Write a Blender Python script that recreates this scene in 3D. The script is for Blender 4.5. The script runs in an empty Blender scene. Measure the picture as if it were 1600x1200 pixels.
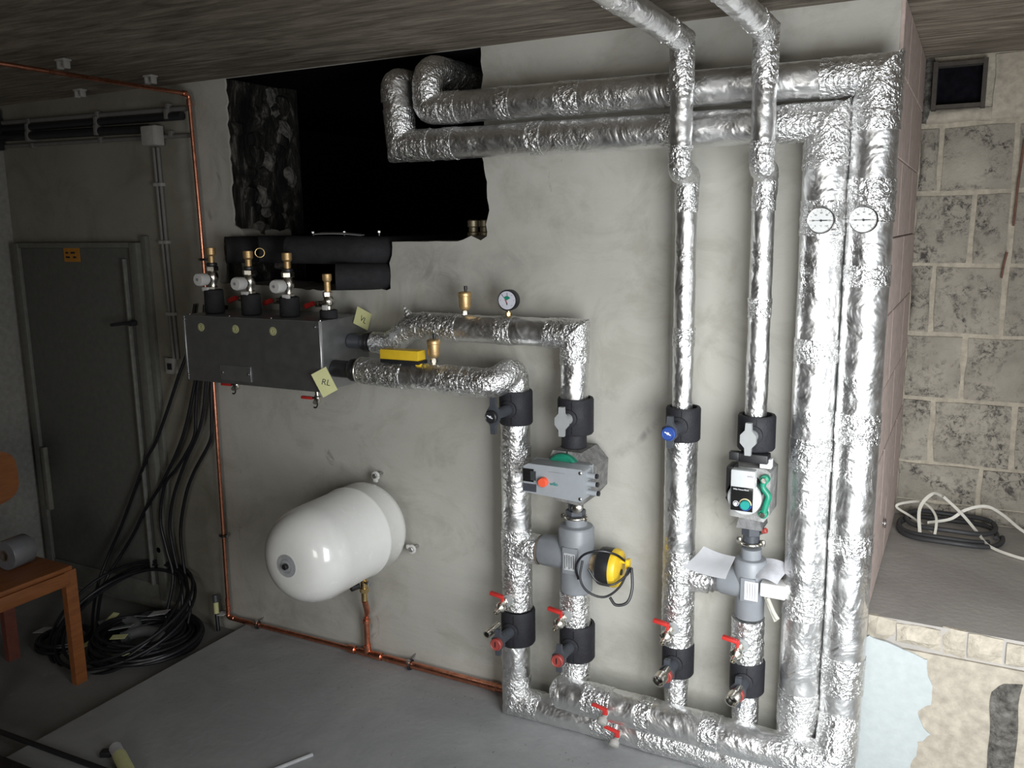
import bpy, bmesh, math, random
from mathutils import Vector, Matrix, noise
random.seed(7)
PI = math.pi
S = bpy.context.scene
COL = S.collection
R = math.radians

# ------------------------------------------------------------------ camera
cam_d = bpy.data.cameras.new('camera')
cam = bpy.data.objects.new('camera', cam_d); COL.objects.link(cam)
m = Matrix(((0.88518, -0.07095, 0.45981, 3.01167), (0.46505, 0.16350, -0.87005, -2.81933),
            (-0.01345, 0.98399, 0.17773, 1.82305), (0, 0, 0, 1)))
cam.matrix_world = m
cam_d.sensor_width = 36; cam_d.lens = 1361 * 36 / 1600; cam_d.clip_start = 0.05
S.camera = cam
# ------------------------------------------------------------------ world, light, exposure
w = bpy.data.worlds.new('world'); S.world = w; w.use_nodes = True
w.node_tree.nodes['Background'].inputs[0].default_value = (0.50, 0.56, 0.65, 1)
w.node_tree.nodes['Background'].inputs[1].default_value = 0.3
S.view_settings.view_transform = 'Standard'; S.view_settings.look = 'None'
S.view_settings.gamma = 1; S.view_settings.use_curve_mapping = False
S.view_settings.exposure = 0.0
def area(name, loc, direction, sx, sy, power, col, spread=180):
    d = bpy.data.lights.new(name, 'AREA'); d.shape = 'RECTANGLE'; d.size = sx; d.size_y = sy
    d.energy = power; d.color = col; d.spread = R(spread)
    o = bpy.data.objects.new(name, d); COL.objects.link(o); o.location = loc
    o.rotation_euler = Vector(direction).to_track_quat('-Z', 'Y').to_euler()
    return o
# daylight through the door opening at right; added fill lamp behind the camera
area('door_daylight', (3.42, -1.75, 1.12), (-.36, 0.92, -0.20), 1.1, 1.4, 44, (0.95, 0.98, 1.0), 125)
area('back_fill_light', (2.75, -4.55, 1.35), (-.25, 1, -0.05), 1.0, 1.1, 24, (1.0, 0.96, 0.9))  # added fill to lift the ambient level, not a known window

# ------------------------------------------------------------------ node helpers
class NT:
    def __init__(s, name):
        s.m = bpy.data.materials.new(name); s.m.use_nodes = True; s.t = s.m.node_tree
        s.b = s.t.nodes['Principled BSDF']; s._c = None
    def n(s, kind, **kw):
        x = s.t.nodes.new(kind)
        for k, v in kw.items():
            if k[0] == '_': setattr(x, k[1:], v)
            else: x.inputs[k.replace('__', ' ')].default_value = v
        return x
    def l(s, a, b): s.t.links.new(a, b)
    def co(s, scale=(1, 1, 1), rot=(0, 0, 0)):
        if s._c is None: s._c = s.n('ShaderNodeTexCoord')
        mp = s.n('ShaderNodeMapping', Scale=scale, Rotation=rot); s.l(s._c.outputs['Object'], mp.inputs[0]); return mp.outputs[0]
    def noise(s, scale, detail=4, rough=.55, dist=0, vec=None):
        x = s.n('ShaderNodeTexNoise', Scale=scale, Detail=detail, Roughness=rough, Distortion=dist)
        s.l(vec or s.co(), x.inputs['Vector']); return x.outputs['Fac']
    def voro(s, scale, feature='F1', vec=None, rnd=1.0):
        x = s.n('ShaderNodeTexVoronoi', _feature=feature, Scale=scale, Randomness=rnd); s.l(vec or s.co(), x.inputs['Vector']); return x
    def ramp(s, fac, stops):
        x = s.n('ShaderNodeValToRGB'); e = x.color_ramp.elements
        while len(e) < len(stops): e.new(.5)
        for i, (p, c) in enumerate(stops):
            e[i].position = p; e[i].color = (c[0], c[1], c[2], 1) if isinstance(c, tuple) else (c, c, c, 1)
        s.l(fac, x.inputs[0]); return x.outputs[0]
    def mix(s, fac, a, b, kind='MIX'):
        x = s.n('ShaderNodeMix', _data_type='RGBA', _blend_type=kind)
        for v, i in ((fac, 0), (a, 6), (b, 7)):
            if hasattr(v, 'links'): s.l(v, x.inputs[i])
            else: x.inputs[i].default_value = v if i == 0 else (v[0], v[1], v[2], 1)
        return x.outputs[2]
    def math(s, op, a, b=0.0):
        x = s.n('ShaderNodeMath', _operation=op)
        for v, i in ((a, 0), (b, 1)):
            if hasattr(v, 'links'): s.l(v, x.inputs[i])
            else: x.inputs[i].default_value = v
        return x.outputs[0]
    def bump(s, h, strength, dist, prev=None):
        x = s.n('ShaderNodeBump', Strength=strength, Distance=dist); s.l(h, x.inputs['Height'])
        if prev: s.l(prev, x.inputs['Normal'])
        return x.outputs[0]
    def fin(s, col=None, rough=None, metal=None, nrm=None):
        for v, i in ((col, 'Base Color'), (rough, 'Roughness'), (metal, 'Metallic'), (nrm, 'Normal')):
            if v is None: continue
            if hasattr(v, 'links'): s.l(v, s.b.inputs[i])
            else: s.b.inputs[i].default_value = (v[0], v[1], v[2], 1) if isinstance(v, tuple) else v
        return s.m
def simple(name, col, rough=.5, metal=0.0, var=.12, bump=0.0, bscale=60, coat=0):
    t = NT(name)
    n = t.noise(35, 4)
    a = tuple(c * (1 - var) for c in col); b = tuple(min(1, c * (1 + var)) for c in col)
    c = t.ramp(n, [(.3, a), (.7, b)])
    r = t.ramp(t.noise(20, 3), [(.3, max(.02, rough - .07)), (.7, min(1, rough + .07))])
    nr = t.bump(t.noise(bscale, 5), 1.0, bump) if bump else None
    if coat: t.b.inputs['Coat Weight'].default_value = coat; t.b.inputs['Coat Roughness'].default_value = .06
    return t.fin(c, r, metal, nr)

# ------------------------------------------------------------------ materials
def mk_foil(name, crumple):
    t = NT(name)
    dis = t.n('ShaderNodeTexNoise', Scale=18.0, Detail=3.0); t.l(t.co(), dis.inputs['Vector'])
    vadd = t.n('ShaderNodeVectorMath', _operation='MULTIPLY_ADD'); t.l(dis.outputs['Color'], vadd.inputs[0])
    vadd.inputs[1].default_value = (.05, .05, .05); t.l(t.co(), vadd.inputs[2]); v = vadd.outputs[0]
    v1 = t.voro(72, 'F1', v).outputs['Distance']; v2 = t.voro(185, 'F1', v).outputs['Distance']
    cr = t.math('ADD', v1, t.math('MULTIPLY', v2, .45))
    if crumple:
        nb = t.bump(cr, 1.0, .0042)
        nb = t.bump(t.noise(160, 3, .6, 1.0), .7, .0016, nb)
        rough = t.ramp(t.noise(60, 3), [(.3, .26), (.7, .44)])
    else:
        mask = t.ramp(t.noise(5, 2), [(.48, .03), (.66, .55)])
        nb = t.bump(t.math('MULTIPLY', cr, mask), 1.0, .0034)
        nb = t.bump(t.noise(9, 3, .6, .6, t.co((1, 1, 1))), 1.0, .014, nb)
        nb = t.bump(t.noise(240, 2, .5), .35, .0008, nb)
        rough = t.ramp(t.noise(30, 3), [(.3, .30), (.7, .44)])
    col = t.ramp(t.noise(11, 4), [(.3, (.74, .74, .74)), (.7, (.90, .90, .89))])
    return t.fin(col, rough, 1.0, nb)
FOIL = mk_foil('foil_jacket', False); CRUMP = mk_foil('foil_crumpled', True)

def mk_plaster():
    t = NT('grey_plaster')
    big = t.noise(1.1, 5, .6, .6)
    c = t.ramp(big, [(.3, (.375, .365, .325)), (.5, (.44, .43, .39)), (.7, (.50, .492, .45))])
    st = t.ramp(t.noise(3.2, 6, .65, 1.2), [(.36, (.72, .70, .66)), (.52, (1, 1, 1))])
    c = t.mix(.55, c, st, 'MULTIPLY')
    sm = t.ramp(t.noise(7, 5, .7, 1.5, t.co((1, 1, .6), (0, .5, 0))), [(.24, (.45, .43, .41)), (.34, (1, 1, 1))])
    c = t.mix(.8, c, sm, 'MULTIPLY')
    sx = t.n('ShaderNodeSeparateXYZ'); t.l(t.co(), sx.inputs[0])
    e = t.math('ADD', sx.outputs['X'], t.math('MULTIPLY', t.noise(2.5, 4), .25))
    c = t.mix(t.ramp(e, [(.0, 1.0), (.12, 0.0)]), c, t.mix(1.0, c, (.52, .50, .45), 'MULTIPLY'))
    for (px, pz, sx_, sz_, rot, k_) in ((2.055, 1.12, .075, .018, -50, .45), (1.955, 1.035, .06, .03, -35, .22), (2.02, 1.19, .09, .05, -40, .16), (1.18, 1.66, .28, .14, 8, .28), (1.52, 1.70, .22, .10, -10, .15), (.30, .10, .45, .10, 0, .2)):
        mp = t.n('ShaderNodeMapping', _vector_type='TEXTURE', Location=(px, 0, pz), Rotation=(0, R(rot), 0), Scale=(sx_, 1, sz_)); t.l(t._c.outputs['Object'], mp.inputs[0])
        gr = t.n('ShaderNodeTexGradient', _gradient_type='SPHERICAL'); t.l(mp.outputs[0], gr.inputs[0])
        f_ = t.math('MULTIPLY', t.math('MULTIPLY', gr.outputs['Fac'], t.ramp(t.noise(9, 5, .7, 1), [(.35, 0.0), (.6, 1.0)])), k_ * 2.2)
        c = t.mix(f_, c, (.17, .16, .145))
    nb = t.bump(t.noise(5, 5, .5, 0, t.co((1, 1, 3))), .5, .008)
    nb = t.bump(t.noise(90, 4), .35, .002, nb)
    return t.fin(c, .82, 0.0, nb)
PLASTER = mk_plaster()
OLDW = simple('old_dark_wall', (.42, .41, .39), .9, 0, .3, .004, 20)
def mk_ceiling():
    t = NT('board_marked_concrete')
    v = t.co((2.2, 12, 1))
    c = t.ramp(t.noise(1.6, 7, .65, .7, v), [(.3, (.14, .118, .092)), (.5, (.27, .23, .185)), (.72, (.45, .39, .32))])
    c2 = t.ramp(t.noise(.9, 4), [(.35, (.6, .6, .6)), (.65, (1, 1, 1))])
    c = t.mix(.9, c, c2, 'MULTIPLY')
    w = t.n('ShaderNodeTexWave', _bands_direction='Y', Scale=1.6, Distortion=.25, Detail=2.0); t.l(t.co(), w.inputs['Vector'])
    ln = t.ramp(w.outputs['Fac'], [(0, 0.0), (.04, 1.0)])
    c = t.mix(.5, c, t.mix(ln, (.6, .6, .6), (1, 1, 1)), 'MULTIPLY')
    nb = t.bump(t.noise(3, 7, .6, .5, v), .9, .02); nb = t.bump(ln, .5, .004, nb)
    return t.fin(c, .85, 0.0, nb)
CEIL = mk_ceiling()
def mk_floor(name, a, b, cc):
    t = NT(name)
    c = t.ramp(t.noise(1.7, 7, .6, .9), [(.3, a), (.52, b), (.75, cc)])
    sp = t.ramp(t.noise(26, 5, .7), [(.24, (.35, .33, .31)), (.31, (1, 1, 1))])
    c = t.mix(.7, c, sp, 'MULTIPLY')
    d = t.ramp(t.noise(3.3, 5, .7, 2.2), [(.60, (0, 0, 0)), (.72, (1, 1, 1))])
    c = t.mix(t.math('MULTIPLY', d, .35), c, (.40, .38, .34))
    nb = t.bump(t.noise(40, 6), .4, .004)
    r = t.ramp(t.noise(4, 4), [(.3, .55), (.7, .8)])
    return t.fin(c, r, 0.0, nb)
FLOOR = mk_floor('dusty_concrete_floor', (.235, .238, .24), (.295, .30, .302), (.37, .37, .37))
FLOOR2 = mk_floor('older_floor', (.17, .165, .155), (.21, .21, .20), (.26, .25, .24))
def mk_block():
    t = NT('hollow_block')
    c = t.ramp(t.noise(6, 5, .6), [(.3, (.235, .215, .18)), (.7, (.36, .33, .275))])
    pores = t.ramp(t.noise(38, 6, .8, .5), [(.42, (.22, .22, .24)), (.53, (1, 1, 1))])
    area_ = t.ramp(t.noise(6.5, 5, .65, .8), [(.44, 0.0), (.60, 1.0)])
    c = t.mix(area_, c, t.mix(1.0, c, pores, 'MULTIPLY'))
    nb = t.bump(t.noise(60, 6, .75), .9, .009)
    return t.fin(c, .92, 0.0, nb)
BLOCK = mk_block()
MORTAR = simple('cream_mortar', (.34, .305, .245), .92, 0, .2, .01, 40)
PINK = simple('pinkish_render', (.44, .35, .315), .85, 0, .16, .0015, 30)
TAN = simple('tan_render', (.33, .295, .24), .88, 0, .2, .006, 25)
BLUEPL = simple('pale_blue_filler', (.37, .40, .40), .7, 0, .06, .003, 12)
STONE = simple('broken_stone', (.38, .34, .275), .9, 0, .2, .008, 40)
DARKST = simple('dark_rubble', (.10, .095, .085), .95, 0, .6, .03, 25)
def mk_jamb():  # near-black rough concrete with paler streaks
    t = NT('dark_jamb'); v = t.co((1, 1, .35))
    c = t.ramp(t.noise(14, 6, .7, .8, v), [(.42, (.008, .008, .008)), (.56, (.03, .028, .025)), (.70, (.20, .185, .16))])
    return t.fin(c, .95, 0.0, t.bump(t.noise(16, 7, .75, .5, v), 1.0, .03))
JAMB = mk_jamb()
VOID = simple('unlit_void', (.006, .006, .008), .95, 0, .3)  # near-black colour painting the unlit depth behind openings
BLACKR = simple('black_rubble', (.014, .013, .012), .95, 0, .8, .03, 20)  # near-black rubble tone
DOOR = simple('grey_door_paint', (.105, .105, .095), .45, 0, .1, .001, 20)
FRAME = simple('grey_frame_paint', (.13, .13, .115), .5, 0, .12, .001, 20)
SHEET = simple('galvanised_sheet', (.42, .43, .44), .42, .9, .06)
COPPER = simple('copper', (.72, .30, .19), .30, 1, .2)
BRASS = simple('brass', (.68, .50, .24), .32, 1, .12)
BRONZE = simple('cast_brass', (.62, .42, .20), .45, .75, .1, .0006, 150)
NICKEL = simple('nickel_plated', (.72, .69, .62), .25, 1, .08)
STEEL = simple('steel', (.55, .55, .55), .3, 1, .1)
WHITEK = simple('white_plastic', (.62, .61, .59), .4, 0, .04)
FOAM = simple('black_foam', (.022, .022, .024), .8, 0, .15, .002, 120)
EPP = simple('black_foam_shell', (.019, .019, .023), .62, 0, .15, .0015, 180)
EPPG = simple('grey_foam_shell', (.19, .185, .18), .9, 0, .35, .004, 160)
BLACK = simple('black_plastic', (.018, .018, .020), .4, 0, .1)
SLATE = simple('slate_plastic', (.05, .055, .065), .45, 0, .1)
RUBBER = simple('black_cable', (.010, .010, .013), .42, 0, .2)
RED = simple('red_plastic', (.48, .03, .025), .4, 0, .1)
REDD = simple('dull_red_plastic', (.30, .05, .04), .5, 0, .1)
ORANGE = simple('orange_red_knob', (.80, .11, .05), .4, 0, .05)
BLUE = simple('blue_plastic', (.025, .065, .27), .4, 0, .1)
GREYV = simple('light_grey_plastic', (.31, .32, .32), .4, 0, .05)
GREYL = simple('grey_insulation_shell', (.215, .228, .245), .42, 0, .05)
PUMPG = simple('pump_grey_plastic', (.30, .32, .34), .4, 0, .04)
PUMPW = simple('pump_light_grey', (.46, .475, .475), .4, 0, .03)
GREEN = simple('green_enamel', (.01, .20, .12), .4, 0, .15)
TEAL = simple('teal_plastic', (.01, .25, .22), .4, 0, .05)
YELLOW = simple('yellow_plastic', (.78, .52, .03), .4, 0, .05)
DISPLAY = simple('dark_display', (.012, .012, .012), .12, 0, .1)
DISP2 = simple('display_window', (.05, .055, .055), .12, 0, .1)
TANK = simple('white_enamel', (.80, .80, .77), .22, 0, .015, coat=.6)
PAPER = simple('paper', (.72, .73, .76), .8, 0, .04)
NOTE = simple('yellow_note', (.56, .56, .28), .8, 0, .05)
DIAL = simple('dial_face', (.60, .61, .60), .3, 0, .02)
DIALM = simple('manometer_face', (.52, .52, .58), .4, 0, .03)
INK = simple('ink', (.015, .015, .018), .6, 0, .1)
GREYP = simple('grey_print', (.25, .25, .27), .6, 0, .1)
SIGN = simple('orange_sign', (.40, .17, .02), .6, 0, .08)
WOODM = NT('orange_beech')
_v = WOODM.co((30, 4, 30)); _c = WOODM.ramp(WOODM.noise(2, 6, .6, .6, _v), [(.3, (.20, .068, .022)), (.7, (.31, .115, .036))])
WOOD = WOODM.fin(_c, .42)
WOODR = simple('dark_red_wood', (.16, .05, .035), .5, 0, .2)
CONDU = simple('grey_conduit', (.15, .145, .135), .6, 0, .1)
BOXP = simple('junction_box_plastic', (.33, .32, .30), .6, 0, .05)
FILM = simple('milky_plastic_strip', (.55, .53, .47), .35, 0, .05)

for m_, sp_ in ((VOID, 0.0), (BLACKR, .1), (DARKST, .1), (JAMB, .1), (FOAM, .25), (EPP, .3), (EPPG, .2), (BLOCK, .2), (PLASTER, .3), (CEIL, .2), (MORTAR, .2)):
    m_.node_tree.nodes['Principled BSDF'].inputs['Specular IOR Level'].default_value = sp_
# ------------------------------------------------------------------ geometry builder
def frame_of(d):
    d = Vector(d).normalized()
    a = Vector((0, 0, 1)) if abs(d.z) < .9 else Vector((1, 0, 0))
    u = d.cross(a).normalized(); return u, d.cross(u).normalized()
def arc_path(pts, rad, n=8):
    """round the corners of a polyline"""
    pts = [Vector(p) for p in pts]; out = [pts[0]]
    for i in range(1, len(pts) - 1):
        p = pts[i]; a = (pts[i - 1] - p); b = (pts[i + 1] - p)
        r = min(rad, a.length * .49, b.length * .49)
        s = p + a.normalized() * r; e = p + b.normalized() * r
        for k in range(n + 1):
            t = k / n; out.append(s * (1 - t) ** 2 + p * 2 * t * (1 - t) + e * t * t)
    out.append(pts[-1]); return out
def smooth_path(pts, n=8):
    pts = [Vector(p) for p in pts]; P = [pts[0] * 2 - pts[1]] + pts + [pts[-1] * 2 - pts[-2]]; out = []
    for i in range(1, len(P) - 2):
        for k in range(n):
            t = k / n; a, b, c, d = P[i - 1:i + 3]
            out.append(.5 * ((2 * b) + (c - a) * t + (2 * a - 5 * b + 4 * c - d) * t * t + (3 * b - a - 3 * c + d) * t ** 3))
    out.append(pts[-1]); return out
def crump(p, amp, f):
    q = p * f
    d, _ = noise.voronoi(q + noise.noise_vector(q * .7) * .5)
    return amp * (1.2 * d[0] - .6 + .5 * noise.noise(q * 2.3))
class G:
    def __init__(s): s.v = []; s.f = []
    def add(s, vs, fs):
        o = len(s.v); s.v += [Vector(v) for v in vs]; s.f += [tuple(i + o for i in f) for f in fs]; return s
    def bm(s, b, M=None):
        if M: bmesh.ops.transform(b, matrix=M, verts=b.verts)
        b.verts.index_update(); s.add([v.co.copy() for v in b.verts], [[v.index for v in f.verts] for f in b.faces]); b.free(); return s
    def box(s, c, size, bev=0.0, rot=(0, 0, 0), seg=2):
        b = bmesh.new(); bmesh.ops.create_cube(b, size=1)
        for v in b.verts: v.co = Vector((v.co.x * size[0], v.co.y * size[1], v.co.z * size[2]))
        if bev: bmesh.ops.bevel(b, geom=b.edges[:], offset=min(bev, min(size) * .45), segments=seg, affect='EDGES', profile=.6)
        from mathutils import Euler
        return s.bm(b, Matrix.Translation(Vector(c)) @ Euler([R(a) for a in rot]).to_matrix().to_4x4())
    def lathe(s, prof, at, axis=(0, 0, 1), n=28, cap=True):
        """prof = [(radius, height)...] along axis"""
        d = Vector(axis).normalized(); u, w_ = frame_of(d); at = Vector(at); vs = []; fs = []
        for r, h in prof:
            for k in range(n):
                a = 2 * PI * k / n; vs.append(at + d * h + (u * math.cos(a) + w_ * math.sin(a)) * max(r, 1e-5))
        for i in range(len(prof) - 1):
            for k in range(n):
                k2 = (k + 1) % n; fs.append((i * n + k, i * n + k2, (i + 1) * n + k2, (i + 1) * n + k))
        if cap: fs.append(tuple(range(n - 1, -1, -1))); fs.append(tuple((len(prof) - 1) * n + k for k in range(n)))
        return s.add(vs, fs)
    def cyl(s, a, b, r, n=24, bev=0.0, r2=None):
        a = Vector(a); b = Vector(b); L = (b - a).length; r2 = r if r2 is None else r2
        pr = [(r - bev, 0), (r, bev), (r2, L - bev), (r2 - bev, L)] if bev else [(r, 0), (r2, L)]
        return s.lathe(pr, a, b - a, n)
    def hexn(s, a, b, r): return s.cyl(a, b, r, 6, r * .08)
    def torus(s, c, axis, Rr, r, n=32, k=10, a0=0, a1=2 * PI):
        u, w_ = frame_of(axis); c = Vector(c)
        pts = [c + (u * math.cos(t) + w_ * math.sin(t)) * Rr for t in [a0 + (a1 - a0) * i / n for i in range(n + 1)]]
        return s.tube(pts, r, k)
    def tube(s, pts, r, n=10, cap=True, wob=0.0):
        pts = [Vector(p) for p in pts]
        if wob:
            isl = isinstance(r, (list, tuple)); q_ = []; r_ = []
            for i in range(len(pts) - 1):
                k_ = max(1, int((pts[i + 1] - pts[i]).length / .005))
                for j in range(k_): q_.append(pts[i].lerp(pts[i + 1], j / k_)); r_.append(r[i] + (r[i + 1] - r[i]) * j / k_ if isl else r)
            q_.append(pts[-1]); r_.append(r[-1] if isl else r); pts = q_; r = r_
        N = len(pts); vs = []; fs = []
        t0 = (pts[1] - pts[0]).normalized(); u, w_ = frame_of(t0)
        for i, p in enumerate(pts):
            t = (pts[min(i + 1, N - 1)] - pts[max(i - 1, 0)]).normalized()
            u = (u - t * u.dot(t)).normalized(); w_ = t.cross(u)
            rr = (r[i] if isinstance(r, (list, tuple)) else r)
            for k in range(n):
                a = 2 * PI * k / n; o = u * math.cos(a) + w_ * math.sin(a)
                q = p + o * rr
                if wob: q = q + o * crump(q, wob * .75, 45)
                vs.append(q)
        for i in range(N - 1):
            for k in range(n):
                k2 = (k + 1) % n; fs.append((i * n + k, i * n + k2, (i + 1) * n + k2, (i + 1) * n + k))
        if cap: fs.append(tuple(range(n - 1, -1, -1))); fs.append(tuple((N - 1) * n + k for k in range(n)))
        return s.add(vs, fs)
    def prism(s, poly, M, d):
        """poly of 2D points in local xy, extruded by d along local z, placed by matrix M"""
        n = len(poly)
        vs = [M @ Vector((x, y, 0)) for x, y in poly] + [M @ Vector((x, y, d)) for x, y in poly]
        fs = [tuple(range(n - 1, -1, -1)), tuple(range(n, 2 * n))] + [(i, (i + 1) % n, n + (i + 1) % n, n + i) for i in range(n)]
        return s.add(vs, fs)
    def build(s, name, mat, parent=None, smooth=True, ang=38, **props):
        o0 = Vector((0, 0, 0)); q = parent
        while q is not None: o0 += q.location; q = q.parent
        me = bpy.data.meshes.new(name)
        loc = Vector((0, 0, 0))
        if parent is None and s.v:
            xs = [v.x for v in s.v]; ys = [v.y for v in s.v]; zs = [v.z for v in s.v]
            loc = Vector(((min(xs) + max(xs)) / 2, (min(ys) + max(ys)) / 2, min(zs)))
        me.from_pydata([v - o0 - loc for v in s.v], [], s.f)
        me.validate(); b = bmesh.new(); b.from_mesh(me); bmesh.ops.recalc_face_normals(b, faces=b.faces); b.to_mesh(me); b.free()
        if smooth: me.shade_smooth(); me.set_sharp_from_angle(angle=R(ang))
        me.materials.append(mat)
        o = bpy.data.objects.new(name, me); COL.objects.link(o); o.location = loc
        if parent is not None: o.parent = parent
        for k, v in props.items(): o[k] = v
        return o
def thing(name, label, cat, loc=(0, 0, 0), group=None):
    o = bpy.data.objects.new(name, None); COL.objects.link(o); o.location = loc; o.empty_display_size = .05
    o['label'] = label; o['category'] = cat
    if group: o['group'] = group
    return o
def struct(g, name, mat, label=None, parent=None, **k):
    o = g.build(name, mat, parent, **k)
    if parent is None: o['kind'] = 'structure'
    if label: o['label'] = label
    return o
def text(s, size, M, name, mat, parent, depth=.0006):
    c = bpy.data.curves.new(name, 'FONT'); c.body = s; c.size = size; c.extrude = depth; c.align_x = 'CENTER'; c.align_y = 'CENTER'
    t = bpy.data.objects.new(name, c); COL.objects.link(t); bpy.context.view_layer.update()
    me = bpy.data.meshes.new_from_object(t); bpy.data.objects.remove(t)
    o0 = Vector((0, 0, 0)); q = parent
    while q is not None: o0 += q.location; q = q.parent
    me.transform(Matrix.Translation(-o0) @ M); me.materials.clear(); me.materials.append(mat)
    o = bpy.data.objects.new(name, me); COL.objects.link(o); o.parent = parent; return o
def MF(loc, nrm, up=(0, 0, 1)):
    """matrix whose local z = nrm, local y ~ up"""
    z = Vector(nrm).normalized(); x = Vector(up).cross(z).normalized(); y = z.cross(x)
    M = Matrix((x, y, z)).transposed().to_4x4(); M.translation = Vector(loc); return M
# ------------------------------------------------------------------ foil legs (pipe sections with mitred ends)
def leg(p0, p1, r, r1=None, n0=None, n1=None, amp=.0006, f=30, step=.007, ns=48, flare=0.0):
    g = G(); p0 = Vector(p0); p1 = Vector(p1); d = p1 - p0; L = d.length; d.normalize(); u, w_ = frame_of(d)
    r1 = r if r1 is None else r1; N = max(3, int(L / step)); vs = []; fs = []
    n0 = Vector(n0).normalized() if n0 else d; n1 = Vector(n1).normalized() if n1 else d
    for i in range(N + 1):
        t = i / N; c = p0 + d * L * t; rr = r * (1 - t) + r1 * t
        w0 = max(0, 1 - t * L / (r * 2.2)); w1 = max(0, 1 - (1 - t) * L / (r * 2.2))
        for k in range(ns):
            a = 2 * PI * k / ns; o = (u * math.cos(a) + w_ * math.sin(a))
            q = c + o * rr
            sh = -w0 * (o * rr).dot(n0) / d.dot(n0) - w1 * (o * rr).dot(n1) / d.dot(n1)
            dd = crump(q, amp, f)
            dd += .0016 * noise.noise(q * 7)
            vs.append(q + d * sh + o * dd)
    for i in range(N):
        for k in range(ns):
            k2 = (k + 1) % ns; fs.append((i * ns + k, i * ns + k2, (i + 1) * ns + k2, (i + 1) * ns + k))
    fs.append(tuple(range(ns - 1, -1, -1))); fs.append(tuple(N * ns + k for k in range(ns)))
    return g.add(vs, fs)
def run(root, pts, rs, bands=(), wraps=True, wl=.11, amp=.0006, ends=True):
    """mitred polyline of foil jackets, crumpled wraps at the mitres and crumpled tape bands (leg index, distance, width)"""
    pts = [Vector(p) for p in pts]; n = len(pts)
    if not isinstance(rs, (list, tuple)): rs = [rs] * (n - 1)
    dirs = [(pts[i + 1] - pts[i]).normalized() for i in range(n - 1)]
    for i in range(n - 1):
        n0 = (dirs[i - 1] + dirs[i]) if i > 0 else None; n1 = (dirs[i] + dirs[i + 1]) if i < n - 2 else None
        leg(pts[i], pts[i + 1], rs[i], n0=n0, n1=n1, amp=amp).build('foil_jacket', FOIL, root)
        L = (pts[i + 1] - pts[i]).length
        if wraps:
            if n0: leg(pts[i], pts[i] + dirs[i] * min(wl, L * .6), rs[i] + .0025, n0=n0, amp=.0032, f=52, step=.0045).build('elbow_wrap', CRUMP, root)
            if n1: leg(pts[i + 1] - dirs[i] * min(wl, L * .6), pts[i + 1], rs[i] + .0025, n1=n1, amp=.0032, f=52, step=.0045).build('elbow_wrap', CRUMP, root)
    for (i, s0, wd) in bands:
        a = pts[i] + dirs[i] * s0
        leg(a, a + dirs[i] * wd, rs[i] + .002, amp=.003, f=55, step=.0045).build('tape_band', CRUMP, root)

# ================================================================== ROOM SHELL
H = 2.45
def curve_plate(outer, holes, thick, M, name, mat):
    c = bpy.data.curves.new(name, 'CURVE'); c.dimensions = '2D'; c.fill_mode = 'BOTH'; c.extrude = thick / 2
    for poly in [outer] + holes:
        sp = c.splines.new('POLY'); sp.points.add(len(poly) - 1); sp.use_cyclic_u = True
        for i, (x, y) in enumerate(poly): sp.points[i].co = (x, y, 0, 1)
    t = bpy.data.objects.new(name, c); COL.objects.link(t); bpy.context.view_layer.update()
    me = bpy.data.meshes.new_from_object(t); bpy.data.objects.remove(t); me.transform(M)
    me.materials.clear(); me.materials.append(mat)
    o = bpy.data.objects.new(name, me); COL.objects.link(o); o['kind'] = 'structure'; return o
def jag(a, b, n, amp, seed=0):
    out = []
    for i in range(n):
        t = i / n; x = a[0] + (b[0] - a[0]) * t; y = a[1] + (b[1] - a[1]) * t
        if i: x += amp * noise.noise(Vector((x * 21, y * 21, seed))) * 1.6; y += amp * noise.noise(Vector((x * 17, y * 17, seed + 9))) * 1.2
        out.append((x, y))
    return out
hp = [(.180, 2.448), (1.415, 2.4485), (1.414, 2.26), (1.420, 2.03), (1.436, 1.90), (1.426, 1.79), (1.40, 1.775), (1.36, 1.792), (1.30, 1.772),
      (1.003, 1.771), (1.000, 1.72), (.990, 1.665), (.988, 1.590), (.62, 1.575), (.07, 1.60), (.10, 1.70), (.19, 1.735), (.232, 1.78), (.228, 1.82), (.176, 1.845), (.175, 1.94), (.18, 2.10)]
hole = []
for i in range(len(hp)):
    a, b = hp[i], hp[(i + 1) % len(hp)]
    L = math.hypot(a[0] - b[0], a[1] - b[1]); hole += jag(a, b, max(1, int(L / .022)), .0 if i in (0,) else (.003 if i in (8,) else .010), i)
outer = [(-1.36, -.1), (2.78, -.1), (2.78, H), (-1.36, H)]
MW = Matrix(((1, 0, 0, 0), (0, 0, -1, .15), (0, 1, 0, 0), (0, 0, 0, 1)))
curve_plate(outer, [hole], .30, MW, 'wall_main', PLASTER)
# void behind the opening, painted near-black for its lack of light
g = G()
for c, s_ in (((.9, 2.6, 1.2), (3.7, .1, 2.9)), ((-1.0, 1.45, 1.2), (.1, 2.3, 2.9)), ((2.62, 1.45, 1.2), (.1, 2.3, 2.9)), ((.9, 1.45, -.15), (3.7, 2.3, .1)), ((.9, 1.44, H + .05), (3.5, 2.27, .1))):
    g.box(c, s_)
g.box((.80, .151, 2.4455), (1.225, .296, .004)); struct(g, 'wall_void', VOID, smooth=False)  # the thin black strip paints shade under the head of the opening
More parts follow.
